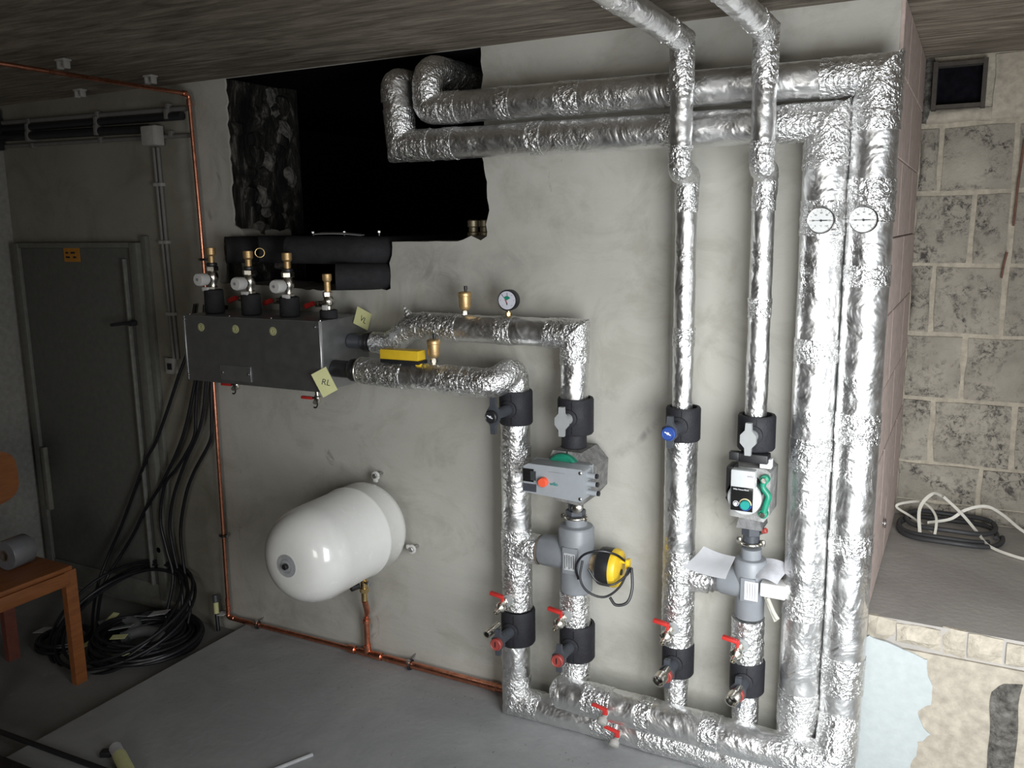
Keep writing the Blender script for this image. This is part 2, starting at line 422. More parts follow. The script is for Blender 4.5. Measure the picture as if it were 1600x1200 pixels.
# rough left jamb of the opening (rubble lumps are parts)
g = G(); g.box((.165, .21, 2.03), (.09, .40, .90)); jm = struct(g, 'trim_1', JAMB, 'dark rough jamb at the left of the wall opening', smooth=False)
for i in range(44):
    b = bmesh.new(); bmesh.ops.create_icosphere(b, subdivisions=2, radius=1)
    for v in b.verts: v.co *= 1 + .5 * noise.noise(v.co * 1.7 + Vector((i * 3, 0, 0)))
    sc = random.uniform(.025, .055)
    M = Matrix.Translation((.205, random.uniform(.03, .38), 1.62 + i * .0185 + random.uniform(-.02, .02))) @ Matrix.Diagonal((sc * .55, sc * 1.1, sc * random.uniform(.8, 1.6), 1))
    G().bm(b, M).build('rubble_stone', random.choice([JAMB, JAMB, JAMB, DARKST]), jm, smooth=False)
# ceiling
struct(G().box((1.1, -2.49, H + .1), (5.2, 5.0, .2)).box((3.2, .62, H + .1), (1.0, 1.22, .2)), 'ceiling', CEIL, smooth=False)
# floors
struct(G().box((1.895, -2.45, -.15), (3.58, 5.0, .30)), 'floor', FLOOR, 'raised grey concrete floor slab', smooth=False)
g = G().box((-.68, -2.3, -.16), (1.6, 4.8, .2)); struct(g, 'floor_lower', FLOOR2, 'lower older floor in front of the door', smooth=False)
struct(G().box((-1.42, -2.4, 1.2), (.12, 5.3, 2.7)), 'wall_left', simple('dark_side_plaster', (.24, .235, .215), .85, 0, .15, .003, 12), smooth=False)  # plaster toned darker than the main wall
# back wall with an opening added for the fill lamp, right wall with doorway
g = G().box((.4, -4.7, 1.2), (3.6, .12, 2.7)).box((3.42, -4.7, 1.2), (.3, .12, 2.7)).box((2.75, -4.7, .35), (1.1, .12, .8)).box((2.75, -4.7, 2.23), (1.1, .12, .5))
struct(g, 'wall_back', OLDW, smooth=False)
g = G().box((3.62, -3.6, 1.2), (.12, 2.4, 2.7)).box((3.62, .4, 1.2), (.12, 1.9, 2.7)).box((3.62, -1.5, 2.27), (.12, 1.9, .4))
struct(g, 'wall_right', OLDW, smooth=False)

# ---- niche on the right: shelf, block wall, return
struct(G().box((3.17, .56, .24), (.80, 1.1, .70)), 'floor_niche', mk_floor('niche_shelf_concrete', (.27, .25, .23), (.34, .32, .295), (.42, .40, .37)), 'dusty concrete shelf of the recess', smooth=False)
nw = struct(G().box((3.2, 1.19, 1.3), (1.0, .14, 2.5)), 'wall_niche', MORTAR, 'block wall at the back of the recess', smooth=False)
courses = [(.594, .655, [2.78, 3.10, 3.45, 3.8]), (.665, .818, [2.78, 3.095, 3.45, 3.8]), (.834, 1.088, [2.78, 2.905, 3.20, 3.50, 3.8]), (1.106, 1.358, [2.78, 3.002, 3.33, 3.8]),
           (1.376, 1.638, [2.78, 2.872, 3.125, 3.45, 3.8]), (1.656, 1.922, [2.78, 2.995, 3.13, 3.45, 3.8]), (1.942, 2.182, [2.78, 2.865, 3.125, 3.45, 3.8])]
def stone_mesh(cx, cz, sx, sz, y0, dep, seed, amp=.004, step=.07):
    nx = max(3, int(sx / step)); nz = max(3, int(sz / step)); vs = []; fs = []
    for j in range(nz + 1):
        for i in range(nx + 1):
            x = cx - sx / 2 + sx * i / nx; z = cz - sz / 2 + sz * j / nz
            ed = (i in (0, nx)) or (j in (0, nz))
            q = Vector((x * 9, z * 9, seed))
            y = y0 - dep * (.35 if ed else 1) + amp * noise.noise(q * 1.5)
            if ed: x += .010 * noise.noise(q); z += .008 * noise.noise(q + Vector((5, 5, 5)))
            vs.append((x, y, z))
    for j in range(nz):
        for i in range(nx):
            a = j * (nx + 1) + i; fs.append((a, a + 1, a + nx + 2, a + nx + 1))
    ring = [i for i in range(nx + 1)] + [j * (nx + 1) + nx for j in range(1, nz + 1)] + [nz * (nx + 1) + i for i in range(nx - 1, -1, -1)] + [j * (nx + 1) for j in range(nz - 1, 0, -1)]
    o = len(vs); vs += [(vs[r_][0], y0 + .01, vs[r_][2]) for r_ in ring]
    for k in range(len(ring)):
        k2 = (k + 1) % len(ring); fs.append((ring[k], o + k, o + k2, ring[k2]))
    fs.append(tuple(range(o, o + len(ring))))
    return G().add(vs, fs)
k = 0
for z0, z1, xs in courses:
    xs = [q for q in xs if q < 3.5] + [3.56]
    for a, b in zip(xs[:-1], xs[1:]):
        k += 1
        stone_mesh((a + b) / 2, (z0 + z1) / 2, b - a - .022, z1 - z0, 1.12, .024 + .006 * noise.noise(Vector((k, 0, 0))), k, .008).build('block', BLOCK, nw, ang=60)
stone_mesh(3.25, 2.325, .44, .24, 1.12, .03, 50, .02).build('block', TAN, nw, ang=60)
stone_mesh(2.80, 2.325, .04, .24, 1.12, .03, 52, .01).build('block', DARKST, nw, ang=60)
stone_mesh(2.92, 2.226, .23, .052, 1.12, .03, 53, .01).build('block', TAN, nw, ang=60)
g = G()   # square duct opening in the block wall: a lined frame, a flat black plate painting the dark inside
g.box((2.828, 1.085, 2.335), (.016, .07, .178)).box((2.998, 1.085, 2.335), (.016, .07, .178)).box((2.913, 1.089, 2.257), (.168, .07, .014)).box((2.913, 1.089, 2.413), (.168, .07, .014))
dk = g.build('duct_opening', simple('duct_rim', (.05, .043, .036), .9, 0, .2, .005, 40), nw, smooth=False)
G().box((2.913, 1.112, 2.335), (.16, .008, .15)).build('duct_dark_plate', VOID, dk, smooth=False)
# return face: courses of pinkish rendered brick
rt = struct(G().box((2.66, .70, 1.5), (.23, .80, 1.9)), 'wall_return', PINK, 'pinkish rendered side of the recess', smooth=False)
zz = .60; k = 0
while zz < 2.44:
    h = min(.235, 2.447 - zz); k += 1
    for (y0, y1) in (((.004, .52), (.524, 1.10)) if k % 2 else ((.004, .27), (.274, .78), (.784, 1.10))):
        G().box((2.782, (y0 + y1) / 2, zz + h / 2), (.012 + .002 * (k % 3), y1 - y0 - .001, h - .003), .0025, seg=1).build('brick', PINK, rt, smooth=False)
    zz += h
# apron wall under the shelf
ap = struct(G().box((3.17, .05, .22), (.78, .10, .56)), 'wall_apron', TAN, 'tan wall below the recess shelf', smooth=False)
xx = 2.79; i = 0
for wd_, ty in ((.085, TAN), (.13, STONE), (.07, STONE), (.10, STONE), (.12, STONE), (.14, STONE), (.12, STONE), (.15, STONE), (.15, STONE), (.16, STONE), (.15, STONE), (.1, STONE)):
    i += 1
    if xx + wd_ > 3.56: break
    stone_mesh(xx + wd_ / 2, .548, wd_ - .004, .088 - .012 * (i % 3), .012, .016 + .010 * ((i * 7) % 3) / 2, 60 + i, .012, .03).build('ledge_stone', ty, ap, smooth=False)
    xx += wd_
edge = [(2.782, -.002), (2.782, .51), (2.80, .525), (2.85, .515), (2.90, .50), (2.97, .482), (2.975, .43), (2.99, .40), (2.99, .335), (2.955, .30), (2.975, .25), (2.995, .235), (2.96, .20), (2.96, .15), (2.945, .11), (2.95, .06), (2.91, -.002)]
ej = []
for a, b in zip(edge, edge[1:]): ej += jag(a, b, max(1, int(math.hypot(a[0] - b[0], a[1] - b[1]) / .012)), .006 if a[0] > 2.783 else 0, 3)
G().prism(ej, Matrix(((1, 0, 0, 0), (0, 0, 1, -.006), (0, 1, 0, 0), (0, 0, 0, 1))), .008).build('filler_patch', BLUEPL, ap, smooth=False, label='pale bluish filler plaster with a ragged edge')
stone_mesh(3.19, .25, .075, .42, .002, .008, 91, .012, .02).build('rough_patch', DARKST, ap, smooth=False, label='dark pitted rough patch')
# loose strip along the slab edge
struct(G().box((.075, -1.7, -.05), (.06, 3.0, .02)), 'trim_2', simple('sandy_strip', (.17, .145, .105), .9, 0, .2), smooth=False)

# ---- door
dr = thing('door_1', 'grey steel door in its frame beside the left wall', 'door', (-.86, 0, .05)); dr['kind'] = 'structure'
G().box((-.86, -.018, .925), (.80, .03, 1.65), .004).build('door_leaf', DOOR, dr)
G().box((-.415, -.025, .90), (.05, .05, 1.75), .006).box((-.372, -.012, .91), (.035, .024, 1.79), .004).box((-.86, -.023, 1.763), (.9, .046, .026), .005).box((-1.285, -.025, .9), (.05, .05, 1.75), .006).build('door_frame', FRAME, dr)
G().box((-.86, -.02, .035), (.84, .04, .13), .005).build('door_sill', FRAME, dr)
G().box((-.475, -.05, .90), (.010, .02, 1.6), .003).build('edge_bead', simple('worn_edge', (.22, .22, .20), .45, .3, .2), dr)
h = G().cyl((-.435, -.03, 1.405), (-.435, -.085, 1.405), .013).tube(arc_path([(-.435, -.08, 1.405), (-.46, -.09, 1.405), (-.56, -.085, 1.393)], .02), .008).build('handle', BLACK, dr)
G().cyl((-.435, -.03, 1.405), (-.435, -.038, 1.405), .022).build('rosette', STEEL, h)
G().cyl((-.42, -.03, .29), (-.42, -.05, .29), .014).build('bolt', STEEL, dr)
G().box((-1.235, -.045, .55), (.03, .025, .34), .004).build('hinge_plate', simple('pale_patch', (.17, .165, .14), .6, 0, .2), dr)
sg = thing('door_sign', 'small orange notice with two lines of dark lettering on the door', 'sign', (-.862, -.036, 1.685))
G().box((-.862, -.036, 1.717), (.115, .003, .066)).build('plate', SIGN, sg, smooth=False)
g = G()
for (x, z, ws) in ((-.905, 1.727, (.006, .004, .006, .005)), (-.868, 1.727, (.006, .005, .007, .004, .006, .005)), (-.905, 1.706, (.007, .005, .006, .005, .007)), (-.852, 1.706, (.006, .007, .004, .006))):
    for q in ws: g.box((x + q / 2, -.0385, z + random.uniform(-.0008, .0008)), (q - .0015, .001, .009)); x += q
g.build('lettering', INK, sg, smooth=False, kind='stuff')
# dark duct at the corner under the ceiling
g = G().box((-1.335, -.25, 2.33), (.05, .46, .20), .01); o = g.build('ventilation_duct', BLACK); o['label'] = 'dark duct mouth high on the left wall under the ceiling'; o['category'] = 'duct'
# conduits along the top
for (z, r_, y, x1, mt, lb) in ((2.355, .012, -.016, -.02, CONDU, 'topmost thin grey conduit below the ceiling'), (2.325, .018, -.02, -.06, BLACK, 'thick black conduit second from the ceiling'),
                       (2.285, .020, -.022, -.28, BLACK, 'thickest black conduit running behind the junction box'), (2.243, .010, -.012, -.02, CONDU, 'lowest thin grey conduit passing the junction box')):
    o = thing('horizontal_conduit', lb, 'conduit', (-.66, y, z - r_))
    G().cyl((-1.34, y, z + .01), (x1, y, z - .012), r_, 12).build('pipe', mt, o)
    for cx in (-1.1, -.6, -.14):
        if cx < x1: G().box((cx, y, z - r_ * 0), (.02, r_ * 2 + .008, r_ * 2 + .006), .003).build('clip', CONDU, o)
jb = thing('junction_box', 'square pale plastic junction box on the dark conduits', 'junction box', (-.223, -.02, 2.2))
G().box((-.223, -.045, 2.237), (.085, .05, .085), .006).build('box_body', BOXP, jb)
G().box((-.223, -.072, 2.237), (.078, .006, .078), .003).build('lid', BOXP, jb)
for (x0, x1, lb) in ((-.262, -.245, 'left thin conduit running down beside the door frame'), (-.236, -.218, 'right thin conduit running down beside the door frame')):
    o = thing('vertical_conduit', lb, 'conduit', (x1, -.012, 1.24))
    G().tube([(x0, -.012, 2.19), (x0 + .005, -.012, 1.8), (x1, -.012, 1.24)], .009, 10).build('pipe', CONDU, o)
    for z in (2.03, 1.775, 1.45): G().box((x0 + (2.19 - z) * .018, -.013, z), (.026, .026, .016), .003).build('clip', BOXP, o)
sw = thing('wall_socket', 'small light socket on the wall left of the metal cabinet', 'socket', (-.265, -.01, 1.175))
G().box((-.265, -.012, 1.207), (.055, .024, .075), .004).build('faceplate', BOXP, sw)
G().box((-.262, -.026, 1.205), (.026, .008, .030), .002).build('rocker', BLACK, sw)

# ================================================================== MAIN FOIL PIPES
YP = -.12
# run A: lower upper-pipe -> left big vertical
o = thing('insulated_pipe', 'lower foil-wrapped pipe leaving the wall opening, turning down into the left thick riser', 'pipe', (2.615, YP, .05))
run(o, [(1.13, -.118, 2.335), (1.150, -.12, 2.115), (2.615, -.12, 2.105), (2.610, -.12, .06)], [.0535, .0535, .0625],
    bands=[(1, .18, .05), (1, .52, .05), (1, .98, .05), (2, .22, .10), (2, .62, .07), (2, .92, .10), (2, 1.42, .08), (2, 1.75, .12)], wl=.13)
G().tube(arc_path([(1.13, -.12, 2.27), (1.128, -.12, 2.335), (1.128, .1, 2.34), (1.128, .8, 2.34)], .07, 12), .0535, 40, wob=.004).build('elbow_wrap', CRUMP, o)
# run B: upper pair's upper -> right big vertical
o = thing('insulated_pipe', 'upper foil-wrapped pipe leaving the wall opening, turning down into the rightmost thick riser', 'pipe', (2.738, YP, .16))
run(o, [(1.295, -.118, 2.235), (2.742, -.12, 2.222), (2.738, -.12, .17)], [.0535, .0625],
    bands=[(0, .04, .06), (0, .26, .05), (0, .48, .08), (0, .86, .05), (1, .28, .12), (1, .52, .06), (1, .95, .09), (1, 1.32, .06), (1, 1.72, .12)], wl=.15)
G().tube(arc_path([(1.33, -.12, 2.232), (1.265, -.12, 2.235), (1.265, -.12, 2.37), (1.262, .1, 2.375), (1.262, .8, 2.375)], .07, 12), .0535, 40, wob=.004).build('elbow_wrap', CRUMP, o)
# header A (in front) and B (floor, behind)
o = thing('header_pipe', 'foil-wrapped floor header in front, rising into the rightmost thick riser', 'pipe', (2.25, -.19, .10))
run(o, [(1.80, -.185, .170), (2.738, -.185, .160)], [.058], bands=[(0, .10, .10), (0, .30, .05), (0, .52, .06), (0, .78, .15)], amp=.0022)
G().tube(arc_path([(1.832, -.12, .30), (1.832, -.125, .18), (1.80, -.185, .165), (1.93, -.185, .169)], .08, 12), .054, 40, wob=.004).build('elbow_wrap', CRUMP, o)
G().tube(arc_path([(2.64, -.185, .162), (2.738, -.185, .160), (2.738, -.13, .30)], .08, 10), .062, 40, wob=.005).build('elbow_wrap', CRUMP, o)
o = thing('header_pipe', 'foil-wrapped floor header behind, from the first riser along the wall foot', 'pipe', (2.1, -.13, 0))
run(o, [(1.592, -.13, .29), (1.594, -.13, .054), (2.66, -.13, .056)], [.053, .053], bands=[(1, .32, .10), (1, .5, .25), (1, .82, .2)], wl=.10, amp=.0022)

def ball_valve(x, z0, z1, r, lbl, kind):
    """insulated ball valve: foam shell with a lever on a stem pointing to the room"""
    zc = (z0 + z1) / 2; o = thing('ball_valve', lbl, 'valve', (x, YP, z0), 'insulated ball valves')
    L = z1 - z0
    G().lathe([(r - .02, 0), (r - .004, 0), (r, .006), (r, L - .006), (r - .003, L), (r - .012, L), (r - .012, L - .012)], (x, YP, z0), (0, 0, 1), 40).build('foam_shell', EPP, o)
    G().box((x + r * .2, YP - r * .97, zc), (.002, .006, L * .9)).build('shell_seam', BLACK, o)
    G().lathe([(.031, 0), (.031, .010), (.026, .013)], (x, YP - r + .006, zc), (0, -1, 0), 28).build('collar', EPP, o)
    ext = {'black': .10, 'grey': .045, 'blue': .075, 'red': .085 if x < 2 else .06}[kind]
    ym = YP - r - ext; hm = {'black': SLATE, 'grey': GREYV, 'blue': SLATE, 'red': SLATE}[kind]
    G().cyl((x, YP - r + .003, zc), (x, ym, zc), .020, 24, 0, .017).build('stem', hm, o)
    hl = .064 if kind == 'black' else .050; wd = .009; c = .024
    poly = [(-wd, -hl), (wd, -hl), (wd * 1.15, -hl * .55), (c, -.012), (c, .012), (wd * 1.15, hl * .55), (wd, hl), (-wd, hl), (-wd * 1.15, hl * .55), (-c, .012), (-c, -.012), (-wd * 1.15, -hl * .55)]
    lv = G().prism(poly, MF((x, ym, zc), (0, -1, 0)), .014).build('lever', hm, o)
    dm = {'black': BLACK, 'grey': None, 'blue': BLUE, 'red': REDD}[kind]
    if dm:
        G().lathe([(.021, 0), (.022, .003), (.022, .016), (.019, .019), (.017, .017), (.004, .017)], (x, ym - .012, zc - .002), (0, -1, 0), 28).build('thermometer_cap', dm, lv)
        if kind != 'red': G().box((x, ym - .032, zc), (.022, .003, .003), 0, (0, 25, 0)).cyl((x, ym - .029, zc), (x, ym - .032, zc), .004, 10).build('pointer', PAPER, lv)
        else: G().box((x, ym - .031, zc), (.003, .002, .02)).build('slot', BLACK, lv)
    return o
def drain(x, z, r, lbl):
    o = thing('drain_tap', lbl, 'tap', (x, YP - r, z - .03), 'drain taps on the risers')
    y0 = YP - r
    G().cyl((x + .006, y0 + .004, z), (x + .006, y0 - .006, z), .021).build('grommet', GREYV, o)
    b_ = G().cyl((x, y0, z), (x - .003, y0 - .045, z - .004), .010).hexn((x, y0 - .012, z), (x, y0 - .022, z), .015).lathe([(.012, 0), (.019, .004), (.0195, .018), (.014, .024), (.009, .028), (.0095, .046), (.0065, .046), (.0065, .030)], (x - .004, y0 - .030, z - .012), (-.05, -.95, -.25), 24)
    b_.build('tap_body', NICKEL, o)
    l = G().box((x - .028, y0 - .030, z + .026), (.05, .018, .012), .004, (0, 8, 0)).box((x - .002, y0 - .030, z + .014), (.010, .012, .03), .003)
    l.build('lever', RED, o)
def side_nozzle(x, y, z, lbl, big=True):
    o = thing('drain_nozzle', lbl, 'nozzle', (x, y, z - .02), 'open nozzles by the lower valves')
    r_ = .021 if big else .014
    G().lathe([(.010, 0), (.012, .030), (r_ - .002, .040), (r_, .045), (r_, .075), (r_ - .004, .075), (r_ - .005, .045)], (x, y, z), (-.12, -.95, -.15), 26).build('nozzle_body', NICKEL, o)
    G().cyl((x - .004, y - .045, z - .004), (x - .005, y - .052, z - .005), r_ - .004).build('bore', BLACK, o)

# ---- riser 1
RL = 1.592
o = thing('insulated_pipe', 'lower foil-wrapped loop from the cabinet, marked RL, ending at the first riser', 'pipe', (1.3, -.2, 1.24))
leg((1.0, -.225, 1.298), (1.555, -.225, 1.288), .050, amp=.002).build('foil_jacket', FOIL, o)
leg((1.01, -.225, 1.298), (1.20, -.225, 1.294), .0520, amp=.0035).build('tape_band', CRUMP, o)
leg((1.36, -.225, 1.292), (1.45, -.225, 1.29), .0525, amp=.003, f=55, step=.0045).build('tape_band', CRUMP, o)
G().tube(arc_path([(1.46, -.225, 1.290), (1.575, -.225, 1.288), (1.592, -.12, 1.325), (1.596, -.12, 1.235)], .05, 12), .052, 44, wob=.0045).build('elbow_wrap', CRUMP, o)
G().torus((1.0, -.225, 1.298), (1, 0, 0), .049, .0035).build('foil_rim', NICKEL, o)
ball_valve(RL + .008, 1.130, 1.252, .060, 'black insulated ball valve with long black lever below the cabinet loop', 'black')
o = thing('insulated_pipe', 'first foil-wrapped riser, left of the large pump, with a side branch', 'pipe', (RL, YP, .42))
leg((RL + .004, YP, .43), (RL + .006, YP, 1.131), .054, amp=.0022).build('foil_jacket', FOIL, o)
leg((RL + .005, YP, .43), (RL + .005, YP, .60), .056, amp=.0034, f=58, step=.0045).build('tape_band', CRUMP, o)
leg((RL + .005, YP, .96), (RL + .006, YP, 1.05), .0555, amp=.0034, f=56, step=.0045).build('tape_band', CRUMP, o)
leg((RL, YP, .666), (RL + .100, YP, .668), .062, .052, amp=.0034, f=56, step=.0045).build('branch_wrap', CRUMP, o)
leg((RL + .005, YP, .60), (RL + .005, YP, .74), .0575, amp=.004, f=54, step=.0045).build('tape_band', CRUMP, o)
G().torus((RL + .10, YP, .668), (1, 0, 0), .050, .004).build('branch_seam', simple('brown_glue', (.10, .08, .06), .8), o)
ball_valve(RL + .006, .292, .425, .064, 'black insulated ball valve with red cap at the foot of the first riser', 'red')
drain(RL - .012, .475, .054, 'drain tap with red lever on the first riser from the left')
side_nozzle(RL - .02, -.225, .400, 'silver nozzle beside the lower valve of the first riser', False)

# ---- riser 2
X2 = 1.826
o = thing('insulated_pipe', 'upper foil-wrapped loop from the cabinet, marked VL, turning down above the large pump', 'pipe', (1.4, YP, 1.24))
run(o, [(1.215, YP, 1.464), (X2 + .004, YP, 1.462), (X2, YP, 1.236)], [.050, .048], bands=[(0, .02, .14), (0, .32, .06)], wl=.10, amp=.0022)
G().tube(arc_path([(.985, YP, 1.392), (1.08, YP, 1.392), (1.17, YP, 1.464), (1.26, YP, 1.464)], .06, 10), [.040] * 3 + [.045] * 30, 44, wob=.0055).build('offset_wrap', CRUMP, o) if False else None
pp_ = arc_path([(.985, YP, 1.392), (1.075, YP, 1.392), (1.165, YP, 1.464), (1.26, YP, 1.464)], .05, 10)
G().tube(pp_, [.040 + .012 * i / (len(pp_) - 1) for i in range(len(pp_))], 44, wob=.0055).build('offset_wrap', CRUMP, o)
b = G().lathe([(.0, 0), (.02, .001), (.012, .02), (.001, .045)], (1.15, YP, 1.50), (-.4, -.1, 1), 9); b.build('foil_tuft', CRUMP, o, smooth=False)
ball_valve(X2 + .006, 1.118, 1.243, .0625, 'black insulated ball valve with grey lever directly above the large pump', 'grey')
pm = thing('circulation_pump', 'large grey circulation pump with a display and an orange-red knob', 'pump', (X2, YP, .78))
G().cyl((X2, YP, 1.066), (X2, YP, 1.12), .044, 30, .004).build('neck', EPP, pm)
poly = [(-.075, -.035), (-.05, -.095), (.05, -.105), (.088, -.06), (.092, .035), (.05, .082), (-.055, .082), (-.078, .03)]
G().prism(poly, MF((X2 + .006, -.045, .985), (0, -1, 0)), .145).build('foam_shell', EPPG, pm, ang=20)
G().box((X2 + .006, -.192, 1.05), (.003, .003, .035)).build('shell_seam', BLACK, pm)
G().cyl((X2 - .005, -.18, 1.0), (X2 - .005, -.215, 1.0), .062, 32, .006).torus((X2 - .005, -.205, 1.0), (0, 1, 0), .055, .007).build('motor_flange', GREEN, pm)
for a in (40, 140): G().hexn((X2 - .005 + .05 * math.cos(R(a)), -.21, 1.0 + .05 * math.sin(R(a))), (X2 - .005 + .05 * math.cos(R(a)), -.225, 1.0 + .05 * math.sin(R(a))), .007).build('bolt', STEEL, pm)
G().cyl((X2 - .005, -.20, .985), (X2 - .005, -.225, .985), .05).build('motor_can', PUMPG, pm)
hs = G().prism([(-.108, -.045), (.100, -.055), (.112, -.045), (.112, .050), (.104, .056), (-.09, .056), (-.108, .045)], MF((X2 - .006, -.218, .982), (0, -1, 0)), .068).build('housing', PUMPG, pm)
G().prism([(-.108, .02), (.112, .02), (.112, .05), (-.10, .05)], MF((X2 - .006, -.2, .988), (0, -1, 0)), .02).build('housing_rear', PUMPG, pm)
G().box((X2 - .095, -.287, .998), (.040, .004, .045)).build('display', DISPLAY, pm); G().box((X2 - .076, -.289, .998), (.020, .002, .032)).build('display_window', DISP2, pm)
G().box((X2 - .09, -.2885, .955), (.05, .002, .026)).build('side_pad', SLATE, pm)
G().lathe([(.0165, 0), (.0165, .014), (.014, .018), (.001, .018)], (X2 - .037, -.286, .982), (0, -1, 0), 28).build('knob', ORANGE, pm, label='orange-red turning knob')
text('wilo', .017, MF((X2 + .0, -.2875, .978), (0, -1, 0)), 'logo_lettering', TEAL, pm)
G().box((X2 + .01, -.2865, 1.018), (.06, .001, .002)).build('print_line', GREYP, pm)
for z in (1.026, .938): G().lathe([(.006, 0), (.006, .002), (.003, .004), (.001, .004)], (X2 + .094, -.285, z), (0, -1, 0), 16).build('screw', STEEL, pm)
for z, l_ in ((1.012, .03), (.984, .032), (.954, .036)):
    cg = G().cyl((X2 + .104, -.25, z), (X2 + .104 + l_, -.25, z), .0095, 16, .001).build('cable_gland', PUMPG, pm)
    G().cyl((X2 + .104 + l_, -.25, z), (X2 + .112 + l_, -.25, z), .0085, 16).build('gland_plug', BLACK, cg)
G().hexn((X2 + .006, YP, .865), (X2 + .006, YP, .905), .036).cyl((X2 + .006, YP, .83), (X2 + .006, YP, .87), .027).hexn((X2 + .006, YP, .822), (X2 + .006, YP, .842), .036).build('lower_union', SLATE, pm)
G().lathe([(.015, 0), (.018, .004), (.018, .016), (.010, .022)], (X2 + .035, -.17, .868), (.2, -1, 0), 20).build('vent_plug', NICKEL, pm)
cl = G().torus((X2 + .006, YP, .815), (0, 0, 1), .037, .006).box((X2 - .038, YP - .01, .815), (.014, .014, .018), .004).box((X2 + .050, YP - .01, .815), (.014, .014, .018), .004).build('pipe_clamp', NICKEL, pm)
# mixing valve (large)
def mixing(x, z0, z1, r, bx, lbl):
    o = thing('mixing_valve', lbl, 'valve', (x, YP, z0)); L = z1 - z0
    G().lathe([(r * .85, 0), (r * .9, .004), (r * .9, L * .44), (r, L * .5), (r, L - .02), (r - .006, L - .012), (r - .02, L - .010), (r * .62, L - .008), (r * .62, L + .022), (r * .45, L + .024)], (x, YP, z0), (0, 0, 1), 40).build('insulation_shell', GREYL, o)
    G().lathe([(r * .75, 0), (r * .88, .012), (r * .92, x - bx - .02), (r * .5, x - bx)], (bx, YP, z0 + L * .52), (1, 0, 0), 36).build('branch_shell', GREYL, o)
    G().box((x + .004, YP - r + .002, z0 + L * .52), (r * .9, .012, r * 1.5), .003).build('label_recess', GREYL, o)
    return o
mv = mixing(X2 + .008, .540, .795, .064, 1.695, 'large grey insulated three-way mixing valve under the big pump')
G().box((X2 + .012, YP - .070, .672), (.042, .002, .062)).build('label_sticker', simple('grey_sticker', (.42, .43, .44), .5), mv)
for j in range(5): G().box((X2 - .004 + j * .008, YP - .0715, .672 + random.uniform(-.003, .003)), (.0022, .001, .05 - .006 * (j % 2))).build('print_line', INK, mv)
ac = thing('valve_actuator', 'round black and yellow actuator on the right of the large mixing valve', 'actuator', (1.96, YP, .60))
G().cyl((1.885, YP, .665), (1.925, YP, .662), .020, 24, .002).box((1.90, YP, .64), (.03, .03, .02), .003).build('coupling', simple('tan_bracket', (.38, .29, .18), .5), ac)
G().lathe([(.045, 0), (.066, .012), (.068, .02), (.068, .055), (.066, .06)], (1.918, YP, .650), (1, 0, 0), 36).build('body', BLACK, ac)
fc = G().lathe([(.068, 0), (.068, .012), (.062, .022), (.05, .026), (.001, .027)], (1.976, YP, .650), (1, 0, 0), 36).build('yellow_cover', YELLOW, ac, label='yellow cover')
G().cyl((2.0, YP + .004, .677), (2.022, YP + .004, .677), .008).box((2.027, YP + .004, .672), (.014, .026, .034), .005).build('manual_knob', YELLOW, ac)
G().cyl((2.0, YP, .638), (2.006, YP, .638), .011, 18).build('socket_hole', BLACK, ac)
cb = thing('actuator_cable', 'black cable coiled around the yellow actuator', 'cable', (1.98, -.15, .52))
G().tube(smooth_path([(1.872, -.19, .615), (1.868, -.20, .665), (1.90, -.21, .715), (1.955, -.20, .735), (2.00, -.17, .72), (2.02, -.12, .68)], 8), .0042, 8).build('upper_loop', RUBBER, cb)
G().tube(smooth_path([(1.892, -.20, .69), (1.89, -.215, .63), (1.92, -.22, .59), (1.975, -.205, .575), (2.02, -.18, .61), (2.04, -.14, .67)], 8), .0042, 8).build('lower_loop', RUBBER, cb)
G().tube(smooth_path([(1.92, -.215, .67), (1.95, -.21, .63), (2.00, -.20, .622), (2.035, -.16, .645), (2.045, -.13, .665)], 8), .0042, 8).build('cross_loop', RUBBER, cb)
G().tube(smooth_path([(2.045, -.13, .665), (2.055, -.15, .60), (2.045, -.17, .555), (2.01, -.185, .545), (1.99, -.19, .57)], 8), .0052, 8).build('cable_end', RUBBER, cb)
o = thing('insulated_pipe', 'short crumpled foil-wrapped pipe under the large mixing valve', 'pipe', (X2, YP, .41))
leg((X2 + .004, YP, .41), (X2 + .004, YP, .54), .055, amp=.003, f=55, step=.0045).build('foil_jacket', CRUMP, o)
ball_valve(X2 + .012, .285, .418, .064, 'black insulated ball valve with red cap at the foot of the second riser', 'red')
drain(X2 - .012, .462, .054, 'drain tap with red lever under the large mixing valve')

# ---- risers 3 and 4, ceiling runs
X3, X4 = 2.208, 2.443
for (x, xu, yu, lbl, l2) in ((X3, 2.224, -.25, 'left slim foil-wrapped pipe dropping from the ceiling to the blue-capped valve', 0), (X4, 2.461, -.25, 'right slim foil-wrapped pipe dropping from the ceiling towards the small pump', 1)):
    o = thing('insulated_pipe', lbl, 'pipe', (x, YP, 1.24))
    run(o, [(xu - .01, -1.9, 2.375), (xu, yu, 2.345), (xu, yu, 1.985)], [.034, .0335], wl=.14, bands=[(0, 1.1, .08)], amp=.0018)
    G().tube(arc_path([(xu, yu, 2.05), (xu, yu, 1.975), (x + .006, YP, 1.975), (x, YP, 1.88)], .035, 10), .035, 40, wob=.004).build('offset_wrap', CRUMP, o)
    leg((x, YP, 1.236), (x, YP, 1.92), .0335, amp=.0015).build('foil_jacket', FOIL, o)
    leg((x, YP, 1.86), (x, YP, 1.93), .036, amp=.0025, f=55, step=.0045).build('tape_band', CRUMP, o)
    leg((x, YP, 1.44 + .1 * l2), (x, YP, 1.50 + .1 * l2), .0355, amp=.0025, f=55, step=.0045).build('tape_band', CRUMP, o)
ball_valve(X3 + .004, 1.133, 1.243, .056, 'black insulated ball valve with blue cap on the third riser', 'blue')
